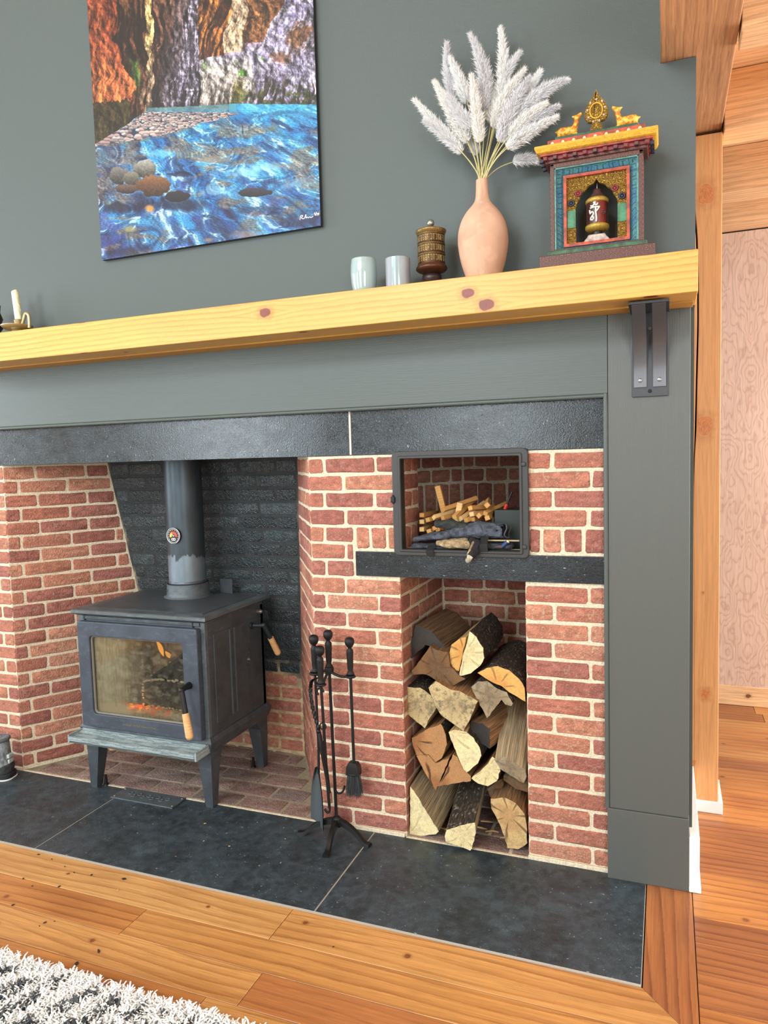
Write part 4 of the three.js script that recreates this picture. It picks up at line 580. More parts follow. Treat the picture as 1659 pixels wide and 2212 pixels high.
// ---------------------------------------------------------------- firewood
function endTex(base, heart, crack, mold, sd) {
  return tex(256, 256, (x, y) => { const dx = (x - 128) / 128, dy = (y - 128) / 128, d = Math.hypot(dx, dy), a = Math.atan2(dy, dx); const w = (fbm(x / 40 + sd * 10, y / 40, 3) - 0.5); const rr = d * 26 + w * 3; const ring = Math.pow(rr - Math.floor(rr), 2) * 0.22; const ca = a * 7 + fbm(d * 3 + sd, a * 1.5, 2) * 2; const cr = sstep(0.93, 0.99, Math.sin(ca) * 0.5 + 0.5) * sstep(0.1, 0.3, d) * sstep(0.9, 0.5, d + w) * crack; let c = mix3(base, heart, clamp(sstep(0.55, 0.2, d + w * 0.5) * 0.6 + ring)); c = mix3(c, [70, 44, 26], cr * 0.8); const m = sstep(0.46, 0.72, fbm(x / 11 + sd * 30, y / 11 + sd, 5) * 0.6 + fbm(x / 40 + sd * 3, y / 40, 3) * 0.4) * mold; c = mix3(c, [112, 102, 84], m * 0.7); const g = 0.92 + (vn(x / 1.6, y / 1.6) - 0.5) * 0.22; return c.map(k => k * g); }, { wm: 0.26, hm: 0.26 });
}
const mEnd = {
  cream: std('#ffffff', 0.9, { map: endTex([242, 230, 180], [232, 214, 160], 0.25, 0.25, 1) }), tan: std('#ffffff', 0.9, { map: endTex([214, 184, 128], [186, 142, 92], 0.7, 0.35, 2) }), orange: std('#ffffff', 0.9, { map: endTex([232, 182, 104], [214, 150, 78], 0.5, 0.15, 3) }),
  brown: std('#ffffff', 0.9, { map: endTex([190, 142, 94], [150, 98, 60], 1, 0.2, 4) }), mould: std('#ffffff', 0.9, { map: endTex([206, 186, 138], [176, 156, 116], 0.15, 1.2, 5) }), char: std('#ffffff', 0.9, { map: endTex([64, 62, 60], [44, 43, 44], 0.5, 0.1, 6) }), grey: std('#ffffff', 0.9, { map: endTex([168, 154, 126], [140, 120, 92], 0.3, 0.9, 7) }), dark: std('#ffffff', 0.9, { map: endTex([128, 96, 62], [98, 68, 42], 0.7, 0.6, 8) }),
};
const barkTex = tex(512, 256, (x, y) => { const r = Math.abs(fbm(x / 34, y / 9, 4) - 0.5) * 2; const g = 0.5 + r * 1.3 + (vn(x / 2, y / 2) - 0.5) * 0.3; const li = sstep(0.66, 0.75, fbm(x / 18 + 40, y / 18, 4)); return mix3([70 * g, 58 * g, 46 * g], [176, 176, 160], li * 0.55); }, { wm: 0.4, hm: 0.2 });
const barkB = tex(512, 256, (x, y) => Math.abs(fbm(x / 34, y / 9, 4) - 0.5) * 480, { srgb: false, wm: 0.4, hm: 0.2 });
const splitTex = c => woodTex(512, 128, 0.5, 0.14, { light: c, dark: c.map(v => v * 0.62), rings: 46, amp: 0.008, sd: c[0] / 10, contrast: 0.7, fibre: 0.36, blotch: 0.35, wave: 4 });
const splitB = tex(512, 128, (x, y) => fbm(x / 60, y / 2.4, 4) * 255, { srgb: false, wm: 0.5, hm: 0.14 });
const mSide = { bark: std('#ffffff', 0.95, { map: barkTex, bumpMap: barkB, bumpScale: 0.012 }), pale: std('#ffffff', 0.9, { map: splitTex([206, 172, 120]), bumpMap: splitB, bumpScale: 0.004 }), brown: std('#ffffff', 0.9, { map: splitTex([150, 112, 74]), bumpMap: splitB, bumpScale: 0.004 }), grey: std('#ffffff', 0.9, { map: splitTex([156, 138, 108]), bumpMap: splitB, bumpScale: 0.004 }), dark: std('#ffffff', 0.9, { map: splitTex([108, 82, 56]), bumpMap: splitB, bumpScale: 0.004 }) };
// outline of the sawn end in the photo (crop pixels), where that end stands (z), the direction the log runs back and its length
let logN = 0;
function log(label, pts, zf, dir, len, end, sides, barkEdges = [], o = {}) {
  const r = rng(500 + logN * 17); logN++;
  const P = pts.map(([x, y]) => at(860 + x / 4.173, 1330 + y / 4.173, 'z', zf)); if (o.tilt) { const c = P.reduce((a, b) => a.add(b), V(0, 0, 0)).multiplyScalar(1 / P.length); for (const p of P) p.z += (p.y - c.y) * o.tilt; }
  // finer outline with a saw-cut wobble; remember whether each piece is bark
  const out = [], kind = []; P.forEach((p, i) => { const q = P[(i + 1) % P.length], L = p.distanceTo(q), n = Math.max(1, Math.round(L / 0.016)); for (let k = 0; k < n; k++) { const v = p.clone().lerp(q, k / n); if (k) v.add(V((r() - 0.5) * 0.004, (r() - 0.5) * 0.004, 0)); out.push(v); kind.push(barkEdges.includes(i) ? 1 : 0); } });
  const c = out.reduce((a, b) => a.add(b), V(0, 0, 0)).multiplyScalar(1 / out.length); const d = V(...dir).normalize(), N = 9;
  const rings = []; for (let j = 0; j <= N; j++) { const t = j / N; rings.push(out.map((p, i) => { const e = p.clone().sub(c), k = 1 - 0.04 * t + (n3(i * 0.35 + logN * 9, t * 4, logN) - 0.5) * (kind[i] ? 0.16 : 0.10) * Math.min(1, t * 6); return c.clone().addScaledVector(e, k).addScaledVector(d, len * t); })); }
  const g = thing('firewood_log', label, 'firewood', [c.x, Math.min(...out.map(p => p.y)), c.z], 0, 'split firewood stacked in the brick niche'); const off = g.position.clone().negate();
  const area = out.reduce((s, p, i) => { const q = out[(i + 1) % out.length]; return s + p.x * q.y - q.x * p.y; }, 0), ccw = area > 0;
  for (const [kd, nm] of [[1, 'bark'], [0, 'split_side']]) {
    const pos = [], uv = []; let acc = 0; for (let i = 0; i < out.length; i++) { const k2 = (i + 1) % out.length, L = out[i].distanceTo(out[k2]); if (kind[i] === kd) for (let j = 0; j < N; j++) { const a = rings[j][i], b = rings[j][k2], e = rings[j + 1][i], f = rings[j + 1][k2]; const tri = ccw ? [a, e, b, b, e, f] : [a, b, e, b, f, e]; const U = [[j, 0], [j + 1, 0], [j, 1], [j, 1], [j + 1, 0], [j + 1, 1]], U2 = [[j, 0], [j, 1], [j + 1, 0], [j, 1], [j + 1, 1], [j + 1, 0]]; tri.forEach((v, m) => { const q = (ccw ? U : U2)[m]; pos.push(v.x + off.x, v.y + off.y, v.z + off.z); uv.push(q[0] * len / N + logN * 0.13, acc + q[1] * L); }); } acc += L; }
    if (!pos.length) continue; let s = new THREE.BufferGeometry(); s.setAttribute('position', new THREE.Float32BufferAttribute(pos, 3)); s.setAttribute('uv', new THREE.Float32BufferAttribute(uv, 2)); s = crease(s, 50); part(nm, s, kd ? mSide.bark : mSide[sides], g);
  }
  for (const [j, nm] of [[0, 'sawn_end'], [N, 'back_end']]) { const R = rings[j]; const tr = THREE.ShapeUtils.triangulateShape(R.map(p => new THREE.Vector2(p.x, p.y)), []); const pos = [], uv = []; const pith = o.pith ? at(860 + o.pith[0] / 4.173, 1330 + o.pith[1] / 4.173, 'z', zf) : c; for (const t of tr) { const [a, b, e] = t.map(k => R[k]); const nz = (b.x - a.x) * (e.y - a.y) - (e.x - a.x) * (b.y - a.y); const tri = (nz > 0) === (j === 0) ? [a, b, e] : [a, e, b]; for (const v of tri) { pos.push(v.x + off.x, v.y + off.y, v.z + off.z); uv.push(v.x - pith.x + 0.13, v.y - pith.y + 0.13); } } const s = new THREE.BufferGeometry(); s.setAttribute('position', new THREE.Float32BufferAttribute(pos, 3)); s.setAttribute('uv', new THREE.Float32BufferAttribute(uv, 2)); s.computeVertexNormals(); part(nm, s, mEnd[end], g); }
  return g;
}
const BK = [0, 0, -1];
log('grey-black split log at the very top left of the firewood stack', [[158, 82], [92, 345], [120, 388], [245, 262], [330, 300], [400, 320], [430, 290], [290, 130]], -0.10, [0.1, 0.02, -1], 0.3, 'char', 'dark', [], { pith: [120, 400] });
log('thick brown crescent log lying below the round log', [[120, 500], [200, 400], [290, 270], [345, 310], [450, 330], [470, 460], [550, 540], [610, 570], [480, 640], [350, 585], [250, 530], [140, 532]], -0.055, BK, 0.34, 'dark', 'dark', [6, 7, 8]);
log('narrow orange half of the cracked round log on top', [[462, 340], [480, 262], [560, 200], [612, 196], [600, 270], [545, 500], [500, 482], [470, 420]], -0.07, BK, 0.36, 'orange', 'pale', [0, 1, 5, 6, 7], { pith: [600, 340] });
log('pale half of the cracked round log with black bark on top of the stack', [[645, 140], [705, 190], [768, 290], [776, 380], [740, 450], [655, 520], [552, 545], [592, 330], [622, 240]], -0.06, BK, 0.36, 'cream', 'pale', [0, 1, 2, 3, 4, 5], { pith: [600, 330] });
log('orange half-round log with dark bark against the right pier', [[715, 515], [800, 470], [900, 455], [1000, 490], [1090, 570], [1140, 650], [1148, 775], [1000, 690], [930, 632], [850, 600]], -0.03, BK, 0.4, 'orange', 'pale', [0, 1, 2, 3, 4, 5], { pith: [900, 640] });
log('mould-stained log with black flecks at the left wall', [[85, 640], [200, 650], [300, 722], [345, 832], [290, 912], [240, 1015], [170, 960], [80, 880]], -0.045, BK, 0.4, 'mould', 'pale', [0, 1]);
log('large pale mouldy log in the middle of the stack', [[275, 650], [340, 590], [460, 660], [560, 682], [720, 770], [690, 832], [650, 930], [590, 1040], [480, 962], [390, 900], [330, 792]], -0.02, BK, 0.42, 'mould', 'brown', []);
log('greyish mushroom-shaped log beside the large pale one', [[660, 640], [720, 592], [800, 588], [890, 655], [980, 690], [1035, 790], [1020, 815], [965, 800], [930, 755], [800, 925], [760, 840], [690, 710]], -0.035, BK, 0.4, 'grey', 'pale', [0, 1, 2, 3, 4]);
log('brown heartwood wedge at the left with pale sapwood edge', [[125, 1100], [250, 1030], [385, 975], [428, 1070], [440, 1160], [392, 1285], [330, 1325], [165, 1255], [132, 1170]], -0.04, BK, 0.4, 'brown', 'brown', [2, 3], { pith: [130, 1130] });
log('pointed pale brown split wedge hanging below the heartwood one', [[165, 1262], [270, 1252], [340, 1330], [462, 1282], [385, 1470], [340, 1575], [250, 1430]], -0.035, BK, 0.38, 'brown', 'brown', [], { pith: [330, 1600] });
log('fan-shaped reddish wedge with radial cracks', [[352, 1538], [395, 1475], [492, 1250], [535, 1275], [590, 1390], [655, 1445], [655, 1490], [480, 1515]], -0.03, BK, 0.4, 'brown', 'brown', [], { pith: [350, 1540] });
log('clean cream wedge with brown stain at its tip', [[455, 1050], [500, 1030], [620, 1050], [680, 1100], [735, 1190], [750, 1262], [720, 1330], [620, 1412], [592, 1390], [530, 1250]], -0.02, BK, 0.42, 'cream', 'pale', [2, 3, 4, 5, 6], { pith: [480, 1050] });
log('small log with blackened end deep in the middle', [[655, 955], [760, 970], [832, 1020], [825, 1200], [690, 1112], [660, 1060]], -0.06, [0.35, 0.1, -1], 0.35, 'char', 'brown', []);
log('bright yellow half-moon log end', [[660, 1465], [790, 1352], [850, 1270], [900, 1312], [922, 1400], [890, 1490], [810, 1536], [720, 1512]], -0.025, BK, 0.42, 'cream', 'brown', [3, 4, 5, 6, 7], { pith: [800, 1380] });
log('long grey weathered split log leaning up along the right pier', [[870, 1302], [945, 1268], [1060, 1330], [1140, 1385], [1158, 1450], [1130, 1510], [1010, 1440], [920, 1382]], -0.02, [-0.03, 0.52, -0.85], 0.38, 'grey', 'grey', []);
log('big pale triangular log at the bottom left of the niche', [[108, 1540], [142, 1580], [242, 1742], [365, 1945], [340, 1970], [210, 1985], [104, 1975]], -0.02, [0.06, 0.16, -1], 0.4, 'cream', 'grey', [], { pith: [90, 1980] });
log('log with rough bark back and clean sawn end at the bottom middle', [[420, 1990], [440, 1930], [560, 1890], [692, 1865], [700, 1960], [665, 2100], [650, 2118], [560, 2080], [430, 2040]], 0.03, [-0.02, 0.40, -0.92], 0.42, 'cream', 'grey', [1, 2]);
log('round knotty log standing at the bottom right of the niche', [[835, 1650], [960, 1640], [1060, 1690], [1140, 1790], [1160, 1900], [1165, 2050], [1080, 2105], [985, 2095], [960, 1990], [900, 1852], [842, 1742]], -0.02, [-0.03, 0.05, -1], 0.4, 'tan', 'brown', [4, 5, 6, 7, 8], { pith: [1000, 1800] });
log('flat grey split piece under the leaning log', [[950, 1442], [1165, 1505], [1165, 1592], [1060, 1562], [950, 1482]], -0.06, BK, 0.36, 'dark', 'grey', []);
log('narrow dark sliver of wood between the bottom logs', [[805, 1560], [880, 1500], [940, 1470], [950, 1530], [870, 1640], [835, 1640]], -0.10, BK, 0.3, 'dark', 'dark', []);
{ const r = rng(61); for (let i = 0; i < 5; i++) { const p = at(...[[1040, 1787], [1063, 1797], [1052, 1775], [965, 1790], [1095, 1810]][i], 'y', 0.004); solo('wood_splinter', boxUV(crease(loft([0, 0.5, 1].map(t => { const x = p.x + (t - 0.5) * 0.05, z = p.z + (r() - 0.5) * 0.02, w = 0.006 * (1 - Math.abs(t - 0.4)); return [V(x, 0.003, z - w), V(x, 0.003, z + w), V(x, 0.003 + w, z + w * 0.6), V(x, 0.003 + w, z - w * 0.6)]; })), 30)), mSide.pale, 'small pale wood splinter on the brick floor of the niche', 'splinter', 'splinters under the firewood'); } }

// ---------------------------------------------------------------- bake oven: iron frame and what lies in it
const OV = (x, y, z) => at(830 + x / 4.879, 950 + y / 4.879, 'z', z);
{
  const f = thing('oven_door_frame', 'dark iron frame with rounded corners around the bake oven opening', 'oven frame'); const mFr = std('#3d3f40', 0.5, { metal: 0.3, bumpMap: texIron, bumpScale: 0.0005 });
  const o = rrect(-0.487, 0.018, 1.106, 1.494, 0.022); o.holes.push(new THREE.Path(rrect(-0.452, -0.013, 1.131, 1.466, 0.004).getPoints())); part('frame_plate', boxUV(extrude(o, 0.016, 0.004, 2).translate(0, 0, 0.006)), mFr, f);
  const i = rrect(-0.463, -0.003, 1.121, 1.477, 0.008); i.holes.push(new THREE.Path(rrect(-0.452, -0.013, 1.131, 1.466, 0.004).getPoints())); part('inner_lip', boxUV(extrude(i, 0.012, 0.0025, 1).translate(0, 0, 0.016)), mFr, f);
  part('sleeve', merge([box(-0.456, -0.452, 1.127, 1.47, -0.018, 0.012), box(-0.013, -0.009, 1.127, 1.47, -0.018, 0.012), box(-0.456, -0.009, 1.466, 1.47, -0.03, 0.012), box(-0.456, -0.009, 1.124, 1.131, -0.018, 0.012)]), mFr, f);
  for (const y of [1.437, 1.148]) part('hinge_lug', box(-0.004, 0.010, y - 0.007, y + 0.007, 0.018, 0.03, 0.003), mFr, f); part('latch', merge([box(-0.492, -0.476, 1.305, 1.327, 0.016, 0.03, 0.003), box(-0.488, -0.48, 1.30, 1.334, 0.02, 0.026, 0.002)]), mBlack, f);
}
{
  const texK = woodTex(256, 64, 0.25, 0.04, { light: [216, 180, 122], dark: [184, 144, 88], rings: 120, amp: 0.002, sd: 17, contrast: 0.5 }); const mK = [std('#ffffff', 0.8, { map: texK }), std('#f0dcc0', 0.8, { map: texK }), std('#d8c0a0', 0.8, { map: texK })]; const r = rng(121);
  const stick = (x, y, w, L, yaw, pitch, roll, z = -0.075) => { const p = OV(x, y, z); const g = box(-w / 2, w / 2, -w * 0.45, w * 0.45, -L, 0, 0.001); const m = solo('kindling_stick', g, mK[Math.floor(r() * 3)], 'square pale kindling stick in the pile inside the bake oven', 'kindling', 'kindling sticks in the bake oven'); m.position.copy(p); m.rotation.order = 'YXZ'; m.rotation.set(pitch, yaw, roll); return m; };
  for (const [x, y, yaw, pitch, roll, w, z] of [[395, 795, -0.05, -0.02, 0], [395, 865, 0, 0, 0], [395, 945, 0.05, 0, 0], [455, 845, -0.35, 0.05, 0.25], [520, 820, -0.5, 0.12, 0.6], [622, 738, -0.6, 0.2, 0.5], [470, 965, -0.1, 0, 0.3], [530, 930, -0.2, 0, 0.4], [615, 825, -0.5, 0.1, 0.2], [905, 720, -0.3, -0.05, 0.3], [920, 785, -0.2, 0, 0.2], [995, 800, -0.25, 0.1, 0.75], [1085, 690, 0.2, 0.05, 0.7], [1065, 780, -0.3, 0.15, -0.4], [1085, 825, 0, 0.05, 0.3], [930, 840, -0.15, 0, 0.1], [800, 835, -0.35, 0.3, 0.5], [740, 820, -0.2, 0.35, 0.1], [860, 850, -0.45, 0.2, 0.2]]) stick(x, y, 0.0185, 0.17, yaw, pitch, roll, -0.08 - r() * 0.02);
  for (let i = 0; i < 7; i++) stick(560 + i * 85, 945 + (i % 2) * 40, 0.02, 0.18, (r() - 0.5) * 0.4, 0, r(), -0.10);
  { const a = OV(655, 700, -0.17), b = OV(605, 505, -0.17); const m = solo('kindling_plank', boxUV(box(-0.011, 0.011, 0, 0.185, -0.008, 0.008, 0.001)), mK[1], 'flat kindling piece standing upright at the back of the bake oven', 'kindling'); m.position.copy(a).add(V(0.01, -0.10, 0)); m.rotation.z = Math.atan2(a.x - b.x, b.y - a.y); }
  { const a = OV(745, 820, -0.13); const m = solo('kindling_wedge', boxUV(merge([box(-0.011, 0.011, 0, 0.125, -0.009, 0.009, 0.001)])), mK[0], 'forked kindling piece sticking up from the middle of the pile', 'kindling'); m.position.copy(a).add(V(-0.004, -0.065, 0)); m.rotation.z = -0.22; }
  solo('dark_box', boxUV(box(OV(1145, 0, -0.1).x, -0.02, 1.1225, OV(1200, 738, -0.1).y, -0.2, -0.1, 0.004)), std('#27302f', 0.5, { metal: 0.2 }), 'dark green metal box at the right of the bake oven', 'box');
  const li = thing('fireplace_lighter', 'long black lighter with red collar in the bake oven', 'lighter', [OV(1265, 720, -0.13).x, OV(0, 735, -0.13).y, -0.14]); const d = OV(1370, 450, -0.13).sub(OV(1275, 680, -0.13)).normalize(); part('body', clean(cyl(V(0, 0, 0), d.clone().multiplyScalar(0.022), 0.007, 0.008)), std('#b3261d', 0.4), li); part('grip', merge([cyl(d.clone().multiplyScalar(-0.09), V(0, 0, 0), 0.009, 0.008)]), mBlack, li); part('barrel', merge([cyl(d.clone().multiplyScalar(0.022), d.clone().multiplyScalar(0.072), 0.0042, 0.0036)]), mBlack, li);
}
const texSuede = tex(256, 256, (x, y) => { const g = 0.8 + (fbm(x / 24, y / 24, 4) - 0.5) * 0.7 + (vn(x / 1.5, y / 1.5) - 0.5) * 0.2; return [255 * g, 255 * g, 255 * g]; }, { wm: 0.16, hm: 0.16 });
const suedeB = tex(256, 256, (x, y) => fbm(x / 6, y / 6, 4) * 255, { srgb: false, wm: 0.08, hm: 0.08 });
const suede = c => std(c, 0.95, { map: texSuede, bumpMap: suedeB, bumpScale: 0.003 });
function gloveMesh(caps, z0, flat, k, cell = 0.0042, cut) { const C = caps.map(([x0, y0, x1, y1, r0, r1, zz = 0]) => { const a = OV(x0, y0, z0 + zz), b = OV(x1, y1, z0 + zz); return [[a.x, a.y, a.z / flat], [b.x, b.y, b.z / flat], r0, r1]; }); let mn = [9, 9, 9], mx = [-9, -9, -9]; for (const [a, b, r0, r1] of C) for (const q of [a, b]) for (let i = 0; i < 3; i++) { const R = Math.max(r0, r1) * 1.15 + 0.004; const v = i === 2 ? q[i] * flat : q[i], rr = i === 2 ? R * flat : R; mn[i] = Math.min(mn[i], v - rr); mx[i] = Math.max(mx[i], v + rr); } return sdfMesh((x, y, z) => { let d = 1; for (const [a, b, r0, r1] of C) d = smin(d, cap(x, y, z / flat, a, b, r0, r1), k); d += (n3(x * 70, y * 70, z * 40) - 0.5) * 0.006; if (cut) d = Math.max(d, cut(x, y, z)); return d; }, mn, mx, cell); }
{
  const zz = -0.035; const g = thing('welding_glove', 'blue-grey suede welding gauntlet lying across the bake oven, cuff to the right', 'glove'); const cA = OV(1260, 960, zz);
  const body = gloveMesh([[1240, 960, 1000, 950, 0.026, 0.029], [1000, 950, 780, 965, 0.029, 0.024], [780, 965, 640, 1010, 0.022, 0.015], [660, 1010, 330, 1045, 0.013, 0.0085, 0.02], [680, 1005, 420, 1030, 0.013, 0.010, -0.01], [690, 990, 480, 1005, 0.013, 0.010, -0.03]], zz, 1.7, 0.012, 0.004, (x, y, z) => -(Math.hypot((y - cA.y) / 0.022, (z - cA.z) / 0.04) - 1) * 0.02 - Math.max(0, cA.x - 0.02 - x) * 2);
  part('gauntlet', body, suede('#5d6574'), g); part('thumb', gloveMesh([[860, 930, 700, 890, 0.019, 0.017, 0.01], [700, 890, 560, 885, 0.017, 0.013, 0.01]], zz, 1.4, 0.01), suede('#3f4544'), g);
  const rim = []; for (let i = 0; i < 40; i++) { const a = i / 40 * 6.283; rim.push(V(cA.x + 0.014 + Math.sin(a * 3) * 0.004, cA.y + Math.sin(a) * 0.024, cA.z + Math.cos(a) * 0.044)); } part('cuff_binding', clean(new THREE.TubeGeometry(new THREE.CatmullRomCurve3(rim, true), 60, 0.0022, 6, true)), suede('#a9acb2'), g); part('cuff_lining', clean(new THREE.CircleGeometry(1, 24).scale(0.04, 0.021, 1).rotateY(Math.PI / 2).translate(cA.x + 0.004, cA.y, cA.z)), suede('#232a45'), g);
  const g2 = thing('welding_glove', 'second grey suede gauntlet squashed under the first, its cuff at the left', 'glove'); part('gauntlet', gloveMesh([[330, 1115, 520, 1125, 0.011, 0.010, 0.01], [520, 1125, 1000, 1110, 0.010, 0.012], [1000, 1110, 1330, 1120, 0.012, 0.010]], -0.04, 3.2, 0.012), suede('#565d6b'), g2);
  const w = thing('work_glove', 'tan and black work glove with its thumb hanging over the oven sill', 'glove'); const zt = 0.012;
  part('fingers', gloveMesh([[900, 1095, 720, 1075, 0.0115, 0.0105], [720, 1075, 570, 1085, 0.0105, 0.008], [880, 1120, 700, 1118, 0.011, 0.009, 0.008], [700, 1118, 570, 1095, 0.009, 0.007, 0.008], [860, 1055, 640, 1060, 0.010, 0.007, -0.02]], -0.002, 1.3, 0.004, 0.003), suede('#cbb28a'), w);
  part('back_of_hand', gloveMesh([[930, 1070, 985, 1120, 0.014, 0.017], [985, 1100, 960, 1180, 0.016, 0.014, 0.012], [960, 1180, 915, 1215, 0.0135, 0.012, 0.032]], zt - 0.004, 1.2, 0.01, 0.003), suede('#2e2a31'), w); part('thumb_tip', gloveMesh([[912, 1222, 885, 1268, 0.0118, 0.0098, 0.032]], zt - 0.002, 1.1, 0.004, 0.003), suede('#d8cfb6'), w); part('forchette', gloveMesh([[935, 1085, 905, 1165, 0.005, 0.004, 0.02], [905, 1165, 880, 1215, 0.004, 0.004, 0.03]], zt, 1, 0.004, 0.003), suede('#cbb28a'), w);
  const strap = (x0, x1, y0, y1, lab) => { const a = OV(x0, y0, 0.02), b = OV(x1, y1, 0.02), rg = []; for (let i = 0; i <= 8; i++) { const t = i / 8, y = mixn(a.y, b.y, t), z = mixn(-0.004, 0.031, sstep(0.0, 0.6, t)) + Math.sin(t * 3.1) * 0.004, xs = (t - 0.5) * 0.004; rg.push([V(a.x + xs, y, z), V(b.x + xs, y, z), V(b.x + xs, y, z - 0.002), V(a.x + xs, y, z - 0.002)]); } solo('glove_strap', clean(crease(loft(rg), 30)), std('#1d2022', 0.85), lab, 'strap'); };
  strap(450, 528, 1112, 1214, 'short black strap hanging over the oven sill at the left'); strap(1010, 1095, 1010, 1178, 'wide black strap hanging over the oven sill beside the thumb');
  const kn = thing('pocket_tool', 'small tool with blue collar and pale tip at the right of the oven sill', 'tool'); const p0 = OV(1140, 1130, -0.01), p1 = OV(1245, 1125, -0.01), p2 = OV(1300, 1075, -0.01), p3 = OV(1425, 1065, -0.03); part('blade', merge([cyl(p0, p1, 0.001, 0.007, 10)]), suede('#b99a86'), kn); part('collar', merge([cyl(p1, p2, 0.008, 0.0075, 14)]), std('#23406e', 0.5), kn); part('tip', merge([sph(p2.x, p2.y, p2.z, 0.0065)]), std('#e8d9a0', 0.6), kn); solo('skewer', cyl(OV(1095, 1060, -0.02), p3, 0.003, 0.003, 8), std('#cdb992', 0.7), 'thin pale stick behind the small tool in the oven', 'stick');
}

// ---------------------------------------------------------------- things on the mantel
const MY = 2.0415;
{ // terracotta vase
  const v = thing('vase', 'matte pink terracotta bottle vase holding pampas grass on the mantel', 'vase', [-0.099, MY, 0.14]); const t = tex(256, 256, (x, y) => { const g = 0.93 + (fbm(x / 30, y / 40, 4) - 0.5) * 0.22; const w = sstep(0.58, 0.72, fbm(x / 24 + 60, y / 24, 4)); return mix3([212 * g, 170 * g, 144 * g], [216, 182, 158], w * 0.35); });
  const pr = [[0.0001, 0], [0.048, 0], [0.053, 0.004], [0.062, 0.03], [0.074, 0.07], [0.0815, 0.115], [0.0825, 0.14], [0.079, 0.17], [0.069, 0.2], [0.053, 0.226], [0.036, 0.245], [0.026, 0.26], [0.0215, 0.28], [0.0195, 0.32], [0.0195, 0.327], [0.017, 0.3275], [0.0165, 0.3], [0.0165, 0.22]]; const cv = new THREE.SplineCurve(pr.slice(2, 14).map(p => new THREE.Vector2(...p))).getPoints(40).map(p => [p.x, p.y]); part('vase_body', lathe([pr[0], pr[1], ...cv, ...pr.slice(14)], 64), std('#ffffff', 0.92, { map: t }), v);
}
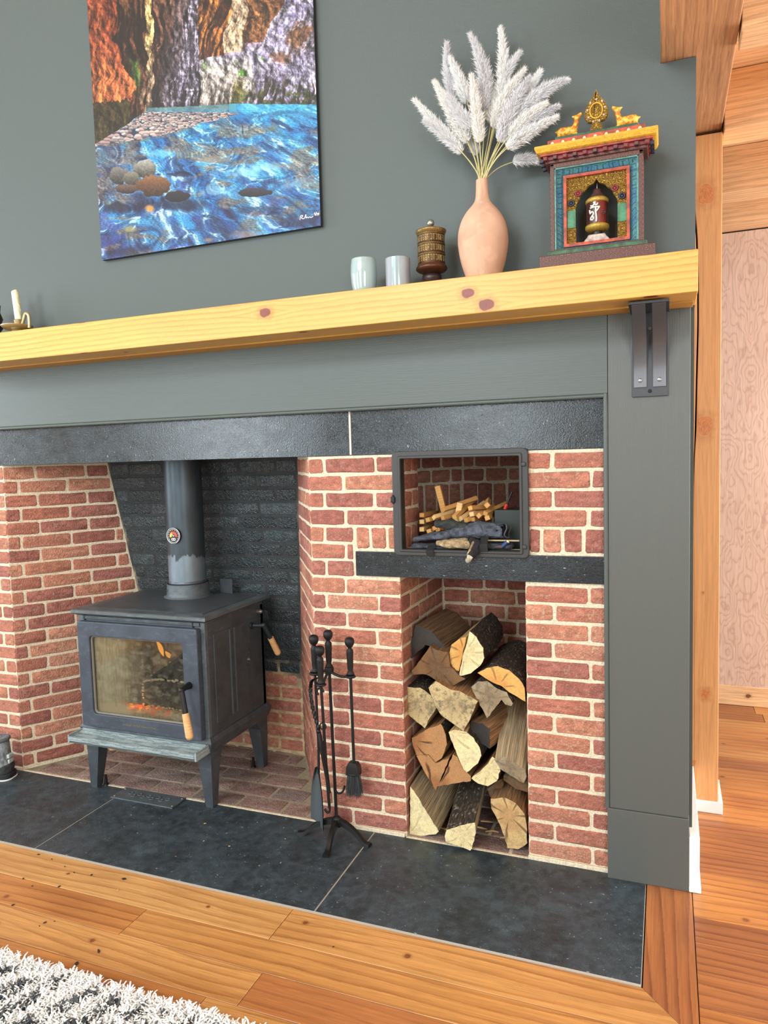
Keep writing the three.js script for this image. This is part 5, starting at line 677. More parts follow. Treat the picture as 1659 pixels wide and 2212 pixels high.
{ // pampas grass: every stem with its plume of fine hairs
  const PC = (x, y, z) => at(880 + x / 4.608, 50 + y / 4.608, 'z', z); const mStem = std('#c3bb84', 0.7), mPl = ['#f1f2f2', '#e6e7ea', '#f4f3ef', '#e0e0e4'].map(c => std(c, 0.9, { side: THREE.DoubleSide })); const neck = V(-0.099, MY + 0.318, 0.14);
  // base x,y, control x,y, tip x,y, max radius (m), z offset, side-spray
  const PL = [[545, 1290, 330, 1060, 72, 770, 0.019, 0.02], [500, 1240, 300, 1040, 175, 975, 0.013, 0.03], [600, 1190, 440, 860, 270, 590, 0.026, 0.01], [470, 800, 380, 480, 392, 205, 0.017, -0.02], [600, 800, 540, 600, 425, 350, 0.021, 0.0], [640, 1060, 520, 900, 400, 720, 0.022, 0.03], [720, 1190, 690, 850, 640, 525, 0.02, 0.035], [770, 860, 810, 430, 625, 115, 0.026, -0.01], [940, 800, 985, 420, 925, 55, 0.021, -0.02], [960, 560, 1010, 430, 1115, 295, 0.009, -0.02], [860, 1050, 960, 720, 1165, 465, 0.024, 0.0], [920, 1190, 1040, 800, 1210, 545, 0.027, 0.025], [1000, 1000, 1190, 700, 1320, 480, 0.021, -0.01], [1060, 960, 1330, 640, 1590, 565, 0.024, 0.01], [1010, 1130, 1220, 910, 1380, 800, 0.020, 0.03], [1000, 1210, 1250, 930, 1500, 830, 0.021, 0.02], [985, 1250, 1220, 1060, 1485, 940, 0.019, 0.03], [1045, 1385, 1210, 1320, 1400, 1390, 0.014, -0.045], [830, 1000, 860, 780, 900, 600, 0.022, -0.03], [690, 1310, 650, 1200, 620, 1100, 0.009, -0.03]];
  PL.forEach(([bx, by, cx, cy, tx, ty, R, dz], i) => {
    const b = PC(bx, by, 0.14 + dz * 0.8), c = PC(cx, cy, 0.14 + dz), t = PC(tx, ty, 0.14 + dz * 1.3); const g = thing('pampas_stem', ['pale feathery pampas grass plume standing in the terracotta vase', 'pampas grass plume drooping low to the left of the vase', 'pampas grass plume drooping right towards the carved shrine'][i < 2 ? 1 : i === 17 ? 2 : 0], 'pampas grass', [neck.x, neck.y, neck.z], 0, i < 2 ? 'low left pampas plumes' : 'pampas grass in the vase'); const L = p => p.clone().sub(neck);
    const cur = new THREE.QuadraticBezierCurve3(L(b), L(c).multiplyScalar(1), L(t)); const root = V(Math.sin(i * 2.4) * 0.009, -0.14, Math.cos(i * 2.4) * 0.009), mid = L(b).multiplyScalar(0.45).add(V(0, 0.012, 0)); part('stem', tube([root, V(root.x * 0.8 + L(b).x * 0.06, 0, root.z * 0.6), mid, L(b), cur.getPoint(0.5)], 0.0017, 26, 6), mStem, g);
    const r = rng(900 + i), pos = [], n = Math.round(3000 + R * 150000), q = V(), len = cur.getLength();
    const prof = s => Math.pow(Math.sin(Math.PI * clamp(0.06 + 0.94 * Math.pow(s, 0.72))), 0.8) * (1 - 0.35 * s);
    for (let k = 0; k < n; k++) { const s = Math.pow(r(), 0.9), p = cur.getPoint(s), tg = cur.getTangent(s), a = r() * 6.283, u = V(0, 0, 1).cross(tg).normalize(), v = tg.clone().cross(u); const clump = 0.62 + 0.6 * vn(s * len * 90 + i * 7, a * 2.2 + i); const rad = R * 1.0 * prof(s) * (0.15 + 0.85 * Math.sqrt(r())) * clump; const o = u.multiplyScalar(Math.cos(a)).add(v.multiplyScalar(Math.sin(a))); p.addScaledVector(o, rad); const hl = (0.008 + r() * r() * 0.026) * (1 - s * 0.35); const dir = tg.clone().multiplyScalar(0.9).addScaledVector(o, 0.2 + 0.7 * r()).add(V((r() - 0.5) * 0.9, (r() - 0.5) * 0.9, (r() - 0.5) * 0.9)).normalize(); const w = V(r() - 0.5, r() - 0.5, r() - 0.5).cross(dir).normalize().multiplyScalar(0.00035 + r() * 0.0005); const e = p.clone().addScaledVector(dir, hl), m = p.clone().addScaledVector(dir, hl * 0.4); pos.push(p.x, p.y, p.z, m.x + w.x, m.y + w.y, m.z + w.z, m.x - w.x, m.y - w.y, m.z - w.z, m.x - w.x, m.y - w.y, m.z - w.z, m.x + w.x, m.y + w.y, m.z + w.z, e.x, e.y, e.z); }
    const geo = new THREE.BufferGeometry(); geo.setAttribute('position', new THREE.Float32BufferAttribute(pos, 3)); geo.computeVertexNormals(); part('plume', clean(geo), mPl[i % 4], g);
  });
}
{ // opal glass votives and brass prayer wheel
  const glassA = phys('#b9d3d6', 0.12, { transmission: 0.35, thickness: 0.004, ior: 1.45, clearcoat: 1, clearcoatRoughness: 0.05 }), glassB = phys('#b4bcc6', 0.15, { transmission: 0.3, thickness: 0.004, ior: 1.45, clearcoat: 1, clearcoatRoughness: 0.05, iridescence: 0.7, iridescenceIOR: 1.6 });
  const a = solo('votive_glass', lathe([[0.0001, 0], [0.034, 0], [0.038, 0.004], [0.044, 0.035], [0.0465, 0.065], [0.0455, 0.095], [0.0425, 0.117], [0.0415, 0.1185], [0.0405, 0.117], [0.0435, 0.09], [0.0445, 0.065], [0.042, 0.035], [0.036, 0.01], [0.0001, 0.008]], 48), glassA, 'rounded pale aqua votive glass on the mantel', 'glass'); a.position.set(-0.516, MY, 0.165);
  const b = solo('votive_glass', lathe([[0.0001, 0], [0.0415, 0], [0.0425, 0.003], [0.0432, 0.104], [0.0425, 0.1055], [0.0415, 0.104], [0.0408, 0.01], [0.0001, 0.008]], 48), glassB, 'straight-sided iridescent grey votive glass beside the brass prayer wheel', 'glass'); b.position.set(-0.39, MY, 0.165);
  const w = thing('brass_prayer_wheel', 'embossed brass prayer wheel drum with silver ball on a dark wooden foot', 'prayer wheel', [-0.279, MY, 0.135]);
  const glyph = (x, y) => { const cx = Math.floor(x / 24), lx = x % 24, ly = y; const h = (a, b) => LAT[((a * 7 + cx * 13) & 255) + ((b * 31 + 5) & 255) * 256]; let v = 0; if (lx > 3 && lx < 21) { if (ly > 70 && ly < 76) v = 1; if (Math.abs(lx - 7) < 1.8 && h(1, 2) > 0.3 && ly > 20 && ly < 76) v = 1; if (Math.abs(lx - 17) < 1.8 && ly > 14 && ly < 76 && h(3, 4) > 0.2) v = 1; if (Math.abs(ly - 46) < 3 && h(5, 6) > 0.4 && lx > 7 && lx < 17) v = 1; if (Math.abs(ly - 24) < 3 && h(7, 8) > 0.3 && lx > 7) v = 1; } return v; };
  const rel = (x, y) => { const b = y % 102; if (b < 8) return 0.1; if (b > 88) { const k = (x % 18); return Math.abs(b - 94 - 3 * Math.sin(x / 18 * 6.283)) < 2 ? 1 : 0.35; } return glyph(x, b) ? 1 : 0.25; };
  const tB = tex(768, 306, (x, y) => rel(x, y) * 230 + vn(x / 2, y / 2) * 20, { srgb: false }), tC = tex(768, 306, (x, y) => { const v = rel(x, y), g = 0.85 + fbm(x / 20, y / 20, 3) * 0.3; return mix3([62 * g, 44 * g, 30 * g], [204 * g, 178 * g, 112 * g], v > 0.8 ? 1 : 0.12); });
  const pr = [[0.047, 0.074]]; for (let i = 0; i < 3; i++) { const y = 0.078 + i * 0.0335; pr.push([0.0475, y], [0.0462, y + 0.004], [0.0465, y + 0.028], [0.0478, y + 0.032]); } pr.push([0.046, 0.179]); const g = lathe(pr, 64), uv = g.attributes.uv, p = g.attributes.position; for (let i = 0; i < p.count; i++) uv.setXY(i, uv.getX(i) * 1, (p.getY(i) - 0.078) / 0.1); part('drum', g, std('#ffffff', 0.35, { map: tC, metal: 0.75, bumpMap: tB, bumpScale: 0.004 }), w);
  const brass = std('#8d7648', 0.32, { metal: 0.8, bumpMap: tB, bumpScale: 0.001 }); part('lid', lathe([[0.047, 0.178], [0.0515, 0.185], [0.052, 0.1905], [0.048, 0.192], [0.03, 0.1935], [0.026, 0.198], [0.015, 0.204], [0.006, 0.206], [0.0001, 0.206]], 48), brass, w); part('ball_finial', sph(0, 0.217, 0, 0.0125), std('#a9adab', 0.25, { metal: 0.9 }), w); part('bottom_cap', lathe([[0.047, 0.078], [0.053, 0.069], [0.0535, 0.063], [0.047, 0.057], [0.03, 0.05], [0.022, 0.046]], 48), std('#5a3a2c', 0.35, { metal: 0.6 }), w); part('wooden_foot', lathe([[0.0001, 0], [0.046, 0], [0.047, 0.006], [0.04, 0.018], [0.032, 0.028], [0.034, 0.034], [0.032, 0.044], [0.02, 0.048], [0.0001, 0.05]], 40), std('#2a1c1e', 0.4), w);
}
{ // candle in its chamberstick and a dark turned stand at the left end
  const c = thing('chamberstick', 'pale brass chamberstick with looped handle on the left of the mantel', 'candle holder', [-2.16, MY, 0.12]); const br = std('#b9ac86', 0.35, { metal: 0.6 }); part('drip_pan', lathe([[0.0001, 0.004], [0.05, 0.004], [0.062, 0.014], [0.066, 0.02], [0.063, 0.0205], [0.05, 0.010], [0.0001, 0.010]], 40).translate(-0.02, 0.03, 0), br, c); part('pan_foot', lathe([[0.0001, 0], [0.035, 0], [0.03, 0.012], [0.02, 0.034]], 32).translate(-0.02, 0, 0), br, c); part('socket', lathe([[0.012, 0.04], [0.017, 0.044], [0.018, 0.058], [0.0195, 0.07], [0.0205, 0.074], [0.0165, 0.075]], 32).translate(-0.008, 0, 0), std('#8d7a4e', 0.4, { metal: 0.6 }), c); part('loop_handle', tube([V(0.01, 0.05, 0), V(0.022, 0.075, 0), V(0.036, 0.098, 0), V(0.05, 0.09, 0), V(0.053, 0.065, 0), V(0.05, 0.035, 0)], 0.007, 30, 10), br, c);
  const cd = []; const r = rng(8); for (let i = 0; i <= 24; i++) { const t = i / 24, ring = []; for (let k = 0; k < 20; k++) { const a = k / 20 * 6.283, dr = (k < 3 || k > 17 ? (r() - 0.3) * 0.004 : 0) ; const R = 0.0145 + dr; ring.push(V(Math.cos(a) * R - 0.008 - t * 0.012, 0.072 + t * 0.125 + (i === 24 ? Math.cos(a) * 0.006 : 0), Math.sin(a) * R)); } cd.push(ring); } const cg = clean(loft(cd)); const cn = solo('candle', cg, phys('#e9ecc6', 0.45, { sheen: 0.2 }), 'half-burnt ivory candle with wax drips in the chamberstick', 'candle'); cn.position.set(-2.16, MY, 0.12);
  const s = solo('turned_stand', lathe([[0.0001, 0], [0.045, 0], [0.046, 0.008], [0.03, 0.016], [0.02, 0.03], [0.034, 0.05], [0.03, 0.075], [0.036, 0.09], [0.026, 0.12], [0.03, 0.15], [0.0001, 0.152]], 32), std('#2c1a17', 0.35), 'dark brown turned wooden stand at the left end of the mantel', 'stand'); s.position.set(-2.312, MY, 0.12);
}
{ // carved and painted shrine with a little prayer drum
  const s = thing('carved_shrine', 'brightly painted carved wooden shrine with deer and wheel on top and prayer drum inside', 'shrine', [0.262, MY, 0.13]); const zF = 0.045;
  const scr = (bg, fg, sd) => tex(256, 128, (x, y) => { const a = fbm(x / 16 + sd, y / 16, 2) * 6.3, v = Math.sin(Math.hypot((x % 64) - 32, (y % 42) - 21) * 0.55 + a); const k = sstep(0.72, 0.9, v); const g = 0.85 + fbm(x / 8, y / 8, 3) * 0.3; return mix3(bg, fg, k * 0.8).map(q => q * g); }, { wm: 0.09, hm: 0.045 });
  const mMar = std('#ffffff', 0.5, { map: scr([66, 34, 36], [158, 104, 62], 2) }), mGold = std('#ffffff', 0.42, { map: tex(256, 256, (x, y) => { const g = 0.62 + 0.5 * fbm(x / 10, y / 5, 4); return [238 * g, 182 * g, 58 * g]; }, { wm: 0.12, hm: 0.06 }), metal: 0.25 }), mOr = std('#c9502a', 0.5, { map: texSuede }), mGreen = std('#3d6a4c', 0.55, { map: texSuede }), mNavy = std('#1d2336', 0.5), mRed = std('#8e2c33', 0.5, { map: texSuede });
  const rel = tex(256, 256, (x, y) => { const a = fbm(x / 22, y / 22, 3) * 9, v = Math.sin(a * 3 + Math.hypot(x % 60 - 30, y % 60 - 30) * 0.35); return 120 + v * 110; }, { srgb: false, wm: 0.06, hm: 0.06 }); const mArch = std('#ffffff', 0.4, { map: tex(256, 256, (x, y) => { const a = fbm(x / 22, y / 22, 3) * 9, v = Math.sin(a * 3 + Math.hypot(x % 60 - 30, y % 60 - 30) * 0.35) * 0.5 + 0.5; return mix3([84, 58, 26], [226, 184, 78], v); }, { wm: 0.06, hm: 0.06 }), metal: 0.3, bumpMap: rel, bumpScale: 0.003 });
  part('base', boxUV(box(-0.17, 0.17, 0, 0.05, -0.065, 0.068, 0.003)), mMar, s); part('base_step', boxUV(box(-0.148, 0.148, 0.05, 0.066, -0.055, 0.058, 0.004)), mGreen, s);
  // outer maroon case: two posts, lintel, sill
  part('case', boxUV(merge([box(-0.137, -0.124, 0.066, 0.35, -0.04, zF, 0.002), box(0.124, 0.137, 0.066, 0.35, -0.04, zF, 0.002), box(-0.137, 0.137, 0.335, 0.352, -0.04, zF, 0.002), box(-0.137, 0.137, 0.064, 0.072, -0.04, zF, 0.002)])), mMar, s);
  // sloping blue moulding with carved key pattern
  const key = tex(256, 128, (x, y) => { const lx = x % 64, b = (Math.abs(lx - 4) < 3 || Math.abs(y - 14) < 4 || (Math.abs(y - 100) < 4 && lx > 12) || (Math.abs(lx - 44) < 4 && y > 40 && y < 100) || (Math.abs(y - 42) < 4 && lx > 22 && lx < 46)) ? 1 : 0; const g = 0.8 + fbm(x / 12, y / 12, 4) * 0.4; const c = mix3([44, 104, 142], [70, 122, 118], fbm(x / 50, y / 50 + 9, 3)); return mix3(c, [24, 44, 58], b * 0.7).map(k => k * g); }, { wm: 0.11, hm: 0.034 }); const mBlue = std('#ffffff', 0.5, { map: key });
  const fr = (ox, oy0, oy1, oz, ix, iy0, iy1, iz) => { const O = [[-ox, oy0], [ox, oy0], [ox, oy1], [-ox, oy1]], I = [[-ix, iy0], [ix, iy0], [ix, iy1], [-ix, iy1]], pos = [], uv = []; for (let i = 0; i < 4; i++) { const j = (i + 1) % 4, a = V(...O[i], oz), b = V(...O[j], oz), c = V(...I[j], iz), d = V(...I[i], iz); const L = a.distanceTo(b), tri = [a, b, c, a, c, d], U = [[0, 0], [L, 0], [L - 0.03, 0.034], [0, 0], [L - 0.03, 0.034], [0.03, 0.034]]; tri.forEach((p, k) => { pos.push(p.x, p.y, p.z); uv.push(...U[k]); }); } const g = new THREE.BufferGeometry(); g.setAttribute('position', new THREE.Float32BufferAttribute(pos, 3)); g.setAttribute('uv', new THREE.Float32BufferAttribute(uv, 2)); g.computeVertexNormals(); return g; };
  part('blue_moulding', fr(0.124, 0.072, 0.335, zF - 0.003, 0.098, 0.082, 0.309, zF - 0.022), mBlue, s, 'blue carved key-pattern moulding'); part('moulding_edge', boxUV(merge([box(-0.124, -0.119, 0.072, 0.335, zF - 0.012, zF, 0.001), box(0.119, 0.124, 0.072, 0.335, zF - 0.012, zF, 0.001), box(-0.124, 0.124, 0.33, 0.335, zF - 0.012, zF, 0.001)])), std('#5d9a92', 0.5, { map: texSuede }), s);
  const ob = shapeOf([[-0.098, 0.08], [0.098, 0.08], [0.098, 0.311], [-0.098, 0.311]]); ob.holes.push(new THREE.Path([[-0.089, 0.09], [0.089, 0.09], [0.089, 0.302], [-0.089, 0.302]].map(q => new THREE.Vector2(...q)))); part('orange_border', boxUV(extrude(ob, 0.014).translate(0, 0, zF - 0.026)), mOr, s);
  // golden arch panel with a cusped ogee opening
  const ar = shapeOf([[-0.0895, 0.0895], [0.0895, 0.0895], [0.0895, 0.3025], [-0.0895, 0.3025]]); const h = new THREE.Path(); h.moveTo(-0.062, 0.0912); h.lineTo(0.062, 0.0912); h.lineTo(0.062, 0.205); h.quadraticCurveTo(0.060, 0.225, 0.05, 0.232); h.quadraticCurveTo(0.048, 0.252, 0.032, 0.258); h.quadraticCurveTo(0.026, 0.272, 0.012, 0.275); h.quadraticCurveTo(0.004, 0.28, 0, 0.29); h.quadraticCurveTo(-0.004, 0.28, -0.012, 0.275); h.quadraticCurveTo(-0.026, 0.272, -0.032, 0.258); h.quadraticCurveTo(-0.048, 0.252, -0.05, 0.232); h.quadraticCurveTo(-0.060, 0.225, -0.062, 0.205); h.closePath(); ar.holes.push(h); part('arch_panel', boxUV(extrude(ar, 0.012).translate(0, 0, zF - 0.034)), mArch, s, 'gilded carved arch panel');
  for (const x of [-0.0755, 0.0755]) { part('green_band', boxUV(box(x - 0.0135, x + 0.0135, 0.142, 0.20, zF - 0.03, zF - 0.0205, 0.001)), std('#3f8f62', 0.45, { map: texSuede }), s); part('rosette', merge([new THREE.TorusGeometry(0.008, 0.003, 8, 18).translate(x, 0.222, zF - 0.02), sph(x, 0.222, zF - 0.02, 0.005, 1, 1, 0.6)]), mNavy, s); part('rosette', merge([new THREE.TorusGeometry(0.008, 0.003, 8, 18).translate(x * 0.72, 0.25, zF - 0.02), sph(x * 0.72, 0.25, zF - 0.02, 0.005, 1, 1, 0.6)]), mRed, s); }
  part('floor_block', boxUV(merge([box(-0.124, 0.124, 0.066, 0.0915, -0.04, zF - 0.022)])), mOr, s); part('ceiling_block', boxUV(box(-0.1, 0.1, 0.292, 0.335, -0.04, zF - 0.034)), mMar, s);
  // cornice with dentils
  part('frieze', boxUV(box(-0.15, 0.15, 0.35, 0.362, -0.045, 0.052, 0.002)), mMar, s); part('dentil_band', boxUV(box(-0.156, 0.156, 0.362, 0.378, -0.045, 0.056, 0.001)), mRed, s);
  for (let i = 0; i < 11; i++) { const x = -0.148 + i * 0.0296; const d = part('dentil', boxUV(box(x - 0.006, x + 0.006, 0.359, 0.374, 0.056, 0.068, 0.001)), i % 2 ? mNavy : mRed, s); part('dentil_face', box(x - 0.0045, x + 0.0045, 0.3605, 0.3725, 0.068, 0.0686), std('#b9905a', 0.5, { map: scr([120, 60, 40], [220, 180, 110], i) }), d); } for (const sx of [-1, 1]) for (let k = 0; k < 3; k++) part('dentil', boxUV(box(sx > 0 ? 0.156 : -0.168, sx > 0 ? 0.168 : -0.156, 0.359, 0.374, 0.04 - k * 0.034, 0.053 - k * 0.034, 0.001)), mNavy, s);
  part('dotted_band', boxUV(box(-0.164, 0.164, 0.378, 0.387, -0.05, 0.066, 0.001)), std('#b1493a', 0.5, { map: texSuede }), s);
  const cor = [[0.387, 0.166, 0.068], [0.391, 0.174, 0.074], [0.405, 0.179, 0.08], [0.413, 0.178, 0.079], [0.4145, 0.172, 0.073]].map(([y, x, z]) => [V(-x, y, -0.05), V(x, y, -0.05), V(x, y, z), V(-x, y, z)]); part('gilt_cornice', boxUV(crease(loft(cor), 30)), mGold, s, 'worn gilded cornice'); part('orange_tier', boxUV(box(-0.143, 0.143, 0.4145, 0.432, -0.04, 0.05, 0.001)), mOr, s); const fl = []; for (let i = 0; i < 9; i++) fl.push(sph(-0.128 + i * 0.032, 0.423, 0.0505, 0.0048, 1, 1, 0.2)); part('flower_dots', merge(fl), std('#e6c9a4', 0.6), s); part('green_tier', boxUV(box(-0.122, 0.122, 0.432, 0.4425, -0.03, 0.036, 0.002)), mGreen, s);
  // flaming jewel wheel
  const fi = new THREE.Shape(); fi.moveTo(-0.021, 0); fi.lineTo(0.021, 0); fi.quadraticCurveTo(0.019, 0.014, 0.012, 0.026); fi.quadraticCurveTo(0.012, 0.03, 0.02, 0.028); fi.quadraticCurveTo(0.036, 0.034, 0.0355, 0.052); fi.quadraticCurveTo(0.034, 0.066, 0.018, 0.082); fi.quadraticCurveTo(0.006, 0.094, 0, 0.108); fi.quadraticCurveTo(-0.006, 0.094, -0.018, 0.082); fi.quadraticCurveTo(-0.034, 0.066, -0.0355, 0.052); fi.quadraticCurveTo(-0.036, 0.034, -0.02, 0.028); fi.quadraticCurveTo(-0.012, 0.03, -0.012, 0.026); fi.quadraticCurveTo(-0.019, 0.014, -0.021, 0); const f = part('wheel_finial', boxUV(extrude(fi, 0.016, 0.003, 2).translate(0, 0.4425, -0.004)), mArch, s, 'gilded flame-shaped wheel finial'); part('wheel_ring', merge([new THREE.TorusGeometry(0.0185, 0.0022, 8, 32).translate(0, 0.497, 0.0125)]), mGold, f); const jw = []; for (let i = 0; i < 9; i++) { const a = i / 9 * 6.283 + 1.57; jw.push(sph(Math.cos(a) * 0.026, 0.497 + Math.sin(a) * 0.027, 0.012, 0.003)); } part('jewel', merge(jw), std('#bfb9ae', 0.3), f);
  // lying deer, heads raised to the wheel
  const deer = (x0, sx) => { const S = (x, y) => [x0 + sx * x, 0.4425 + y, 0.004]; const c = [[[-0.022, 0.018], [0.014, 0.017], 0.0125, 0.0115], [[0.016, 0.018], [0.026, 0.044], 0.0095, 0.0065], [[0.024, 0.047], [0.037, 0.056], 0.0075, 0.0042], [[0.022, 0.05], [0.012, 0.053], 0.0036, 0.0022], [[0.012, 0.008], [0.032, 0.005], 0.006, 0.0045], [[-0.03, 0.006], [-0.006, 0.005], 0.0065, 0.005], [[-0.03, 0.02], [-0.04, 0.022], 0.005, 0.002]].map(([a, b, r0, r1]) => [S(...a), S(...b), r0, r1]); return sdfMesh((x, y, z) => { let d = 1; for (const [a, b, r0, r1] of c) d = smin(d, cap(x, y, (z - 0.004) * 0.8 + 0.004, a, b, r0, r1), 0.004); return d; }, [Math.min(S(-0.05, 0)[0], S(0.05, 0)[0]), 0.436, -0.016], [Math.max(S(-0.05, 0)[0], S(0.05, 0)[0]), 0.512, 0.024], 0.0022); };
  const mDeer = std('#ffffff', 0.45, { map: tex(128, 128, (x, y) => { const v = fbm(x / 14, y / 14, 4); return mix3([236, 188, 70], [198, 112, 40], sstep(0.45, 0.65, v)); }, { wm: 0.05, hm: 0.05 }) }); part('deer', deer(-0.084, 1), mDeer, s, 'golden lying deer facing the wheel'); part('deer', deer(0.086, -1), mDeer, s, 'golden lying deer facing the wheel');
  // prayer drum
  const d = new THREE.Group(); d.name = 'prayer_drum'; d.position.set(0, 0, 0.0); s.add(d); const mDrum = std('#ffffff', 0.35, { map: tex(256, 128, (x, y) => { const g = 0.75 + fbm(x / 14, y / 14, 4) * 0.5, k = (Math.floor(x / 42) % 2); return mix3([104, 34, 26], [58, 28, 30], k).map(q => q * g); }, { wm: 1, hm: 1 }) }); const mCap = std('#d0b04a', 0.4, { metal: 0.3, map: texSuede });
  part('drum_body', lathe([[0.031, 0.142], [0.032, 0.148], [0.032, 0.212], [0.031, 0.22]], 40), mDrum, d); part('cap_ring', lathe([[0.03, 0.216], [0.0345, 0.219], [0.035, 0.226], [0.031, 0.231], [0.02, 0.238]], 40), mCap, d); part('cap_ring', lathe([[0.0315, 0.147], [0.036, 0.144], [0.0365, 0.136], [0.03, 0.128], [0.014, 0.126]], 40), mCap, d); part('crown', lathe([[0.03, 0.231], [0.02, 0.243], [0.013, 0.252], [0.012, 0.262], [0.0001, 0.264]], 32), std('#4b3431', 0.4), d); part('hub', lathe([[0.014, 0.13], [0.016, 0.118], [0.014, 0.108], [0.0001, 0.106]], 28), std('#241c1d', 0.4), d); part('axle', merge([cyl(V(0, 0.088, 0), V(0, 0.292, 0), 0.0018, 0.0018, 8)]), std('#b8bab8', 0.25, { metal: 0.9 }), d); part('pedestal', boxUV(crease(loft([[0.04, 0.0898], [0.034, 0.098], [0.03, 0.102], [0.024, 0.112]].map(([x, y]) => [V(-x, y, -0.024), V(x, y, -0.024), V(x, y, 0.024), V(-x, y, 0.024)])), 30)), std('#c9b9ae', 0.6, { map: texSuede }), d);
  // carved white syllable wrapped on the drum
  const W = (u, y) => V(Math.sin(u / 0.0335) * 0.0335, y, Math.cos(u / 0.0335) * 0.0335); const st = p => tube(p.map(q => W(q[0] - 0.007, q[1])), 0.0026, 18, 6); part('syllable', merge([st([[-0.012, 0.196], [0.004, 0.197], [0.018, 0.196]]), st([[0.006, 0.197], [0.006, 0.18], [0.008, 0.16], [0.0065, 0.149]]), st([[0.017, 0.196], [0.010, 0.186], [0.004, 0.18]]), st([[-0.014, 0.19], [-0.012, 0.178], [-0.006, 0.184], [-0.001, 0.176], [-0.0065, 0.168], [-0.011, 0.162], [-0.006, 0.156], [-0.001, 0.163], [-0.006, 0.17]]), st([[-0.01, 0.203], [-0.004, 0.201], [0.002, 0.206], [0.008, 0.203], [0.012, 0.208]]), st([[-0.001, 0.209], [0.002, 0.212], [0.006, 0.209]])]), std('#e8e0cf', 0.6), d, 'white carved syllable'); const C2 = 0.026; part('scroll', merge([tube([...Array(14)].map((_, i) => { const a = i * 0.75, R = 0.008 - i * 0.0005; return W(C2 + Math.cos(a) * R - 0.004, 0.178 + Math.sin(a) * R); }), 0.0012, 40, 5)]), std('#5a4448', 0.5), d);
  // proportions read from the photograph
  const K = [[0, 0], [0.066, 0.06], [0.35, 0.327], [0.387, 0.353], [0.4145, 0.375], [0.4425, 0.41], [0.56, 0.553]], mp = y => { for (let i = 0; i < K.length - 1; i++) if (y <= K[i + 1][0]) return mixn(K[i][1], K[i + 1][1], (y - K[i][0]) / (K[i + 1][0] - K[i][0])); return y; };
  s.traverse(o => { if (o.isMesh) { const p = o.geometry.attributes.position; for (let i = 0; i < p.count; i++) p.setY(i, mp(p.getY(i))); } });
}
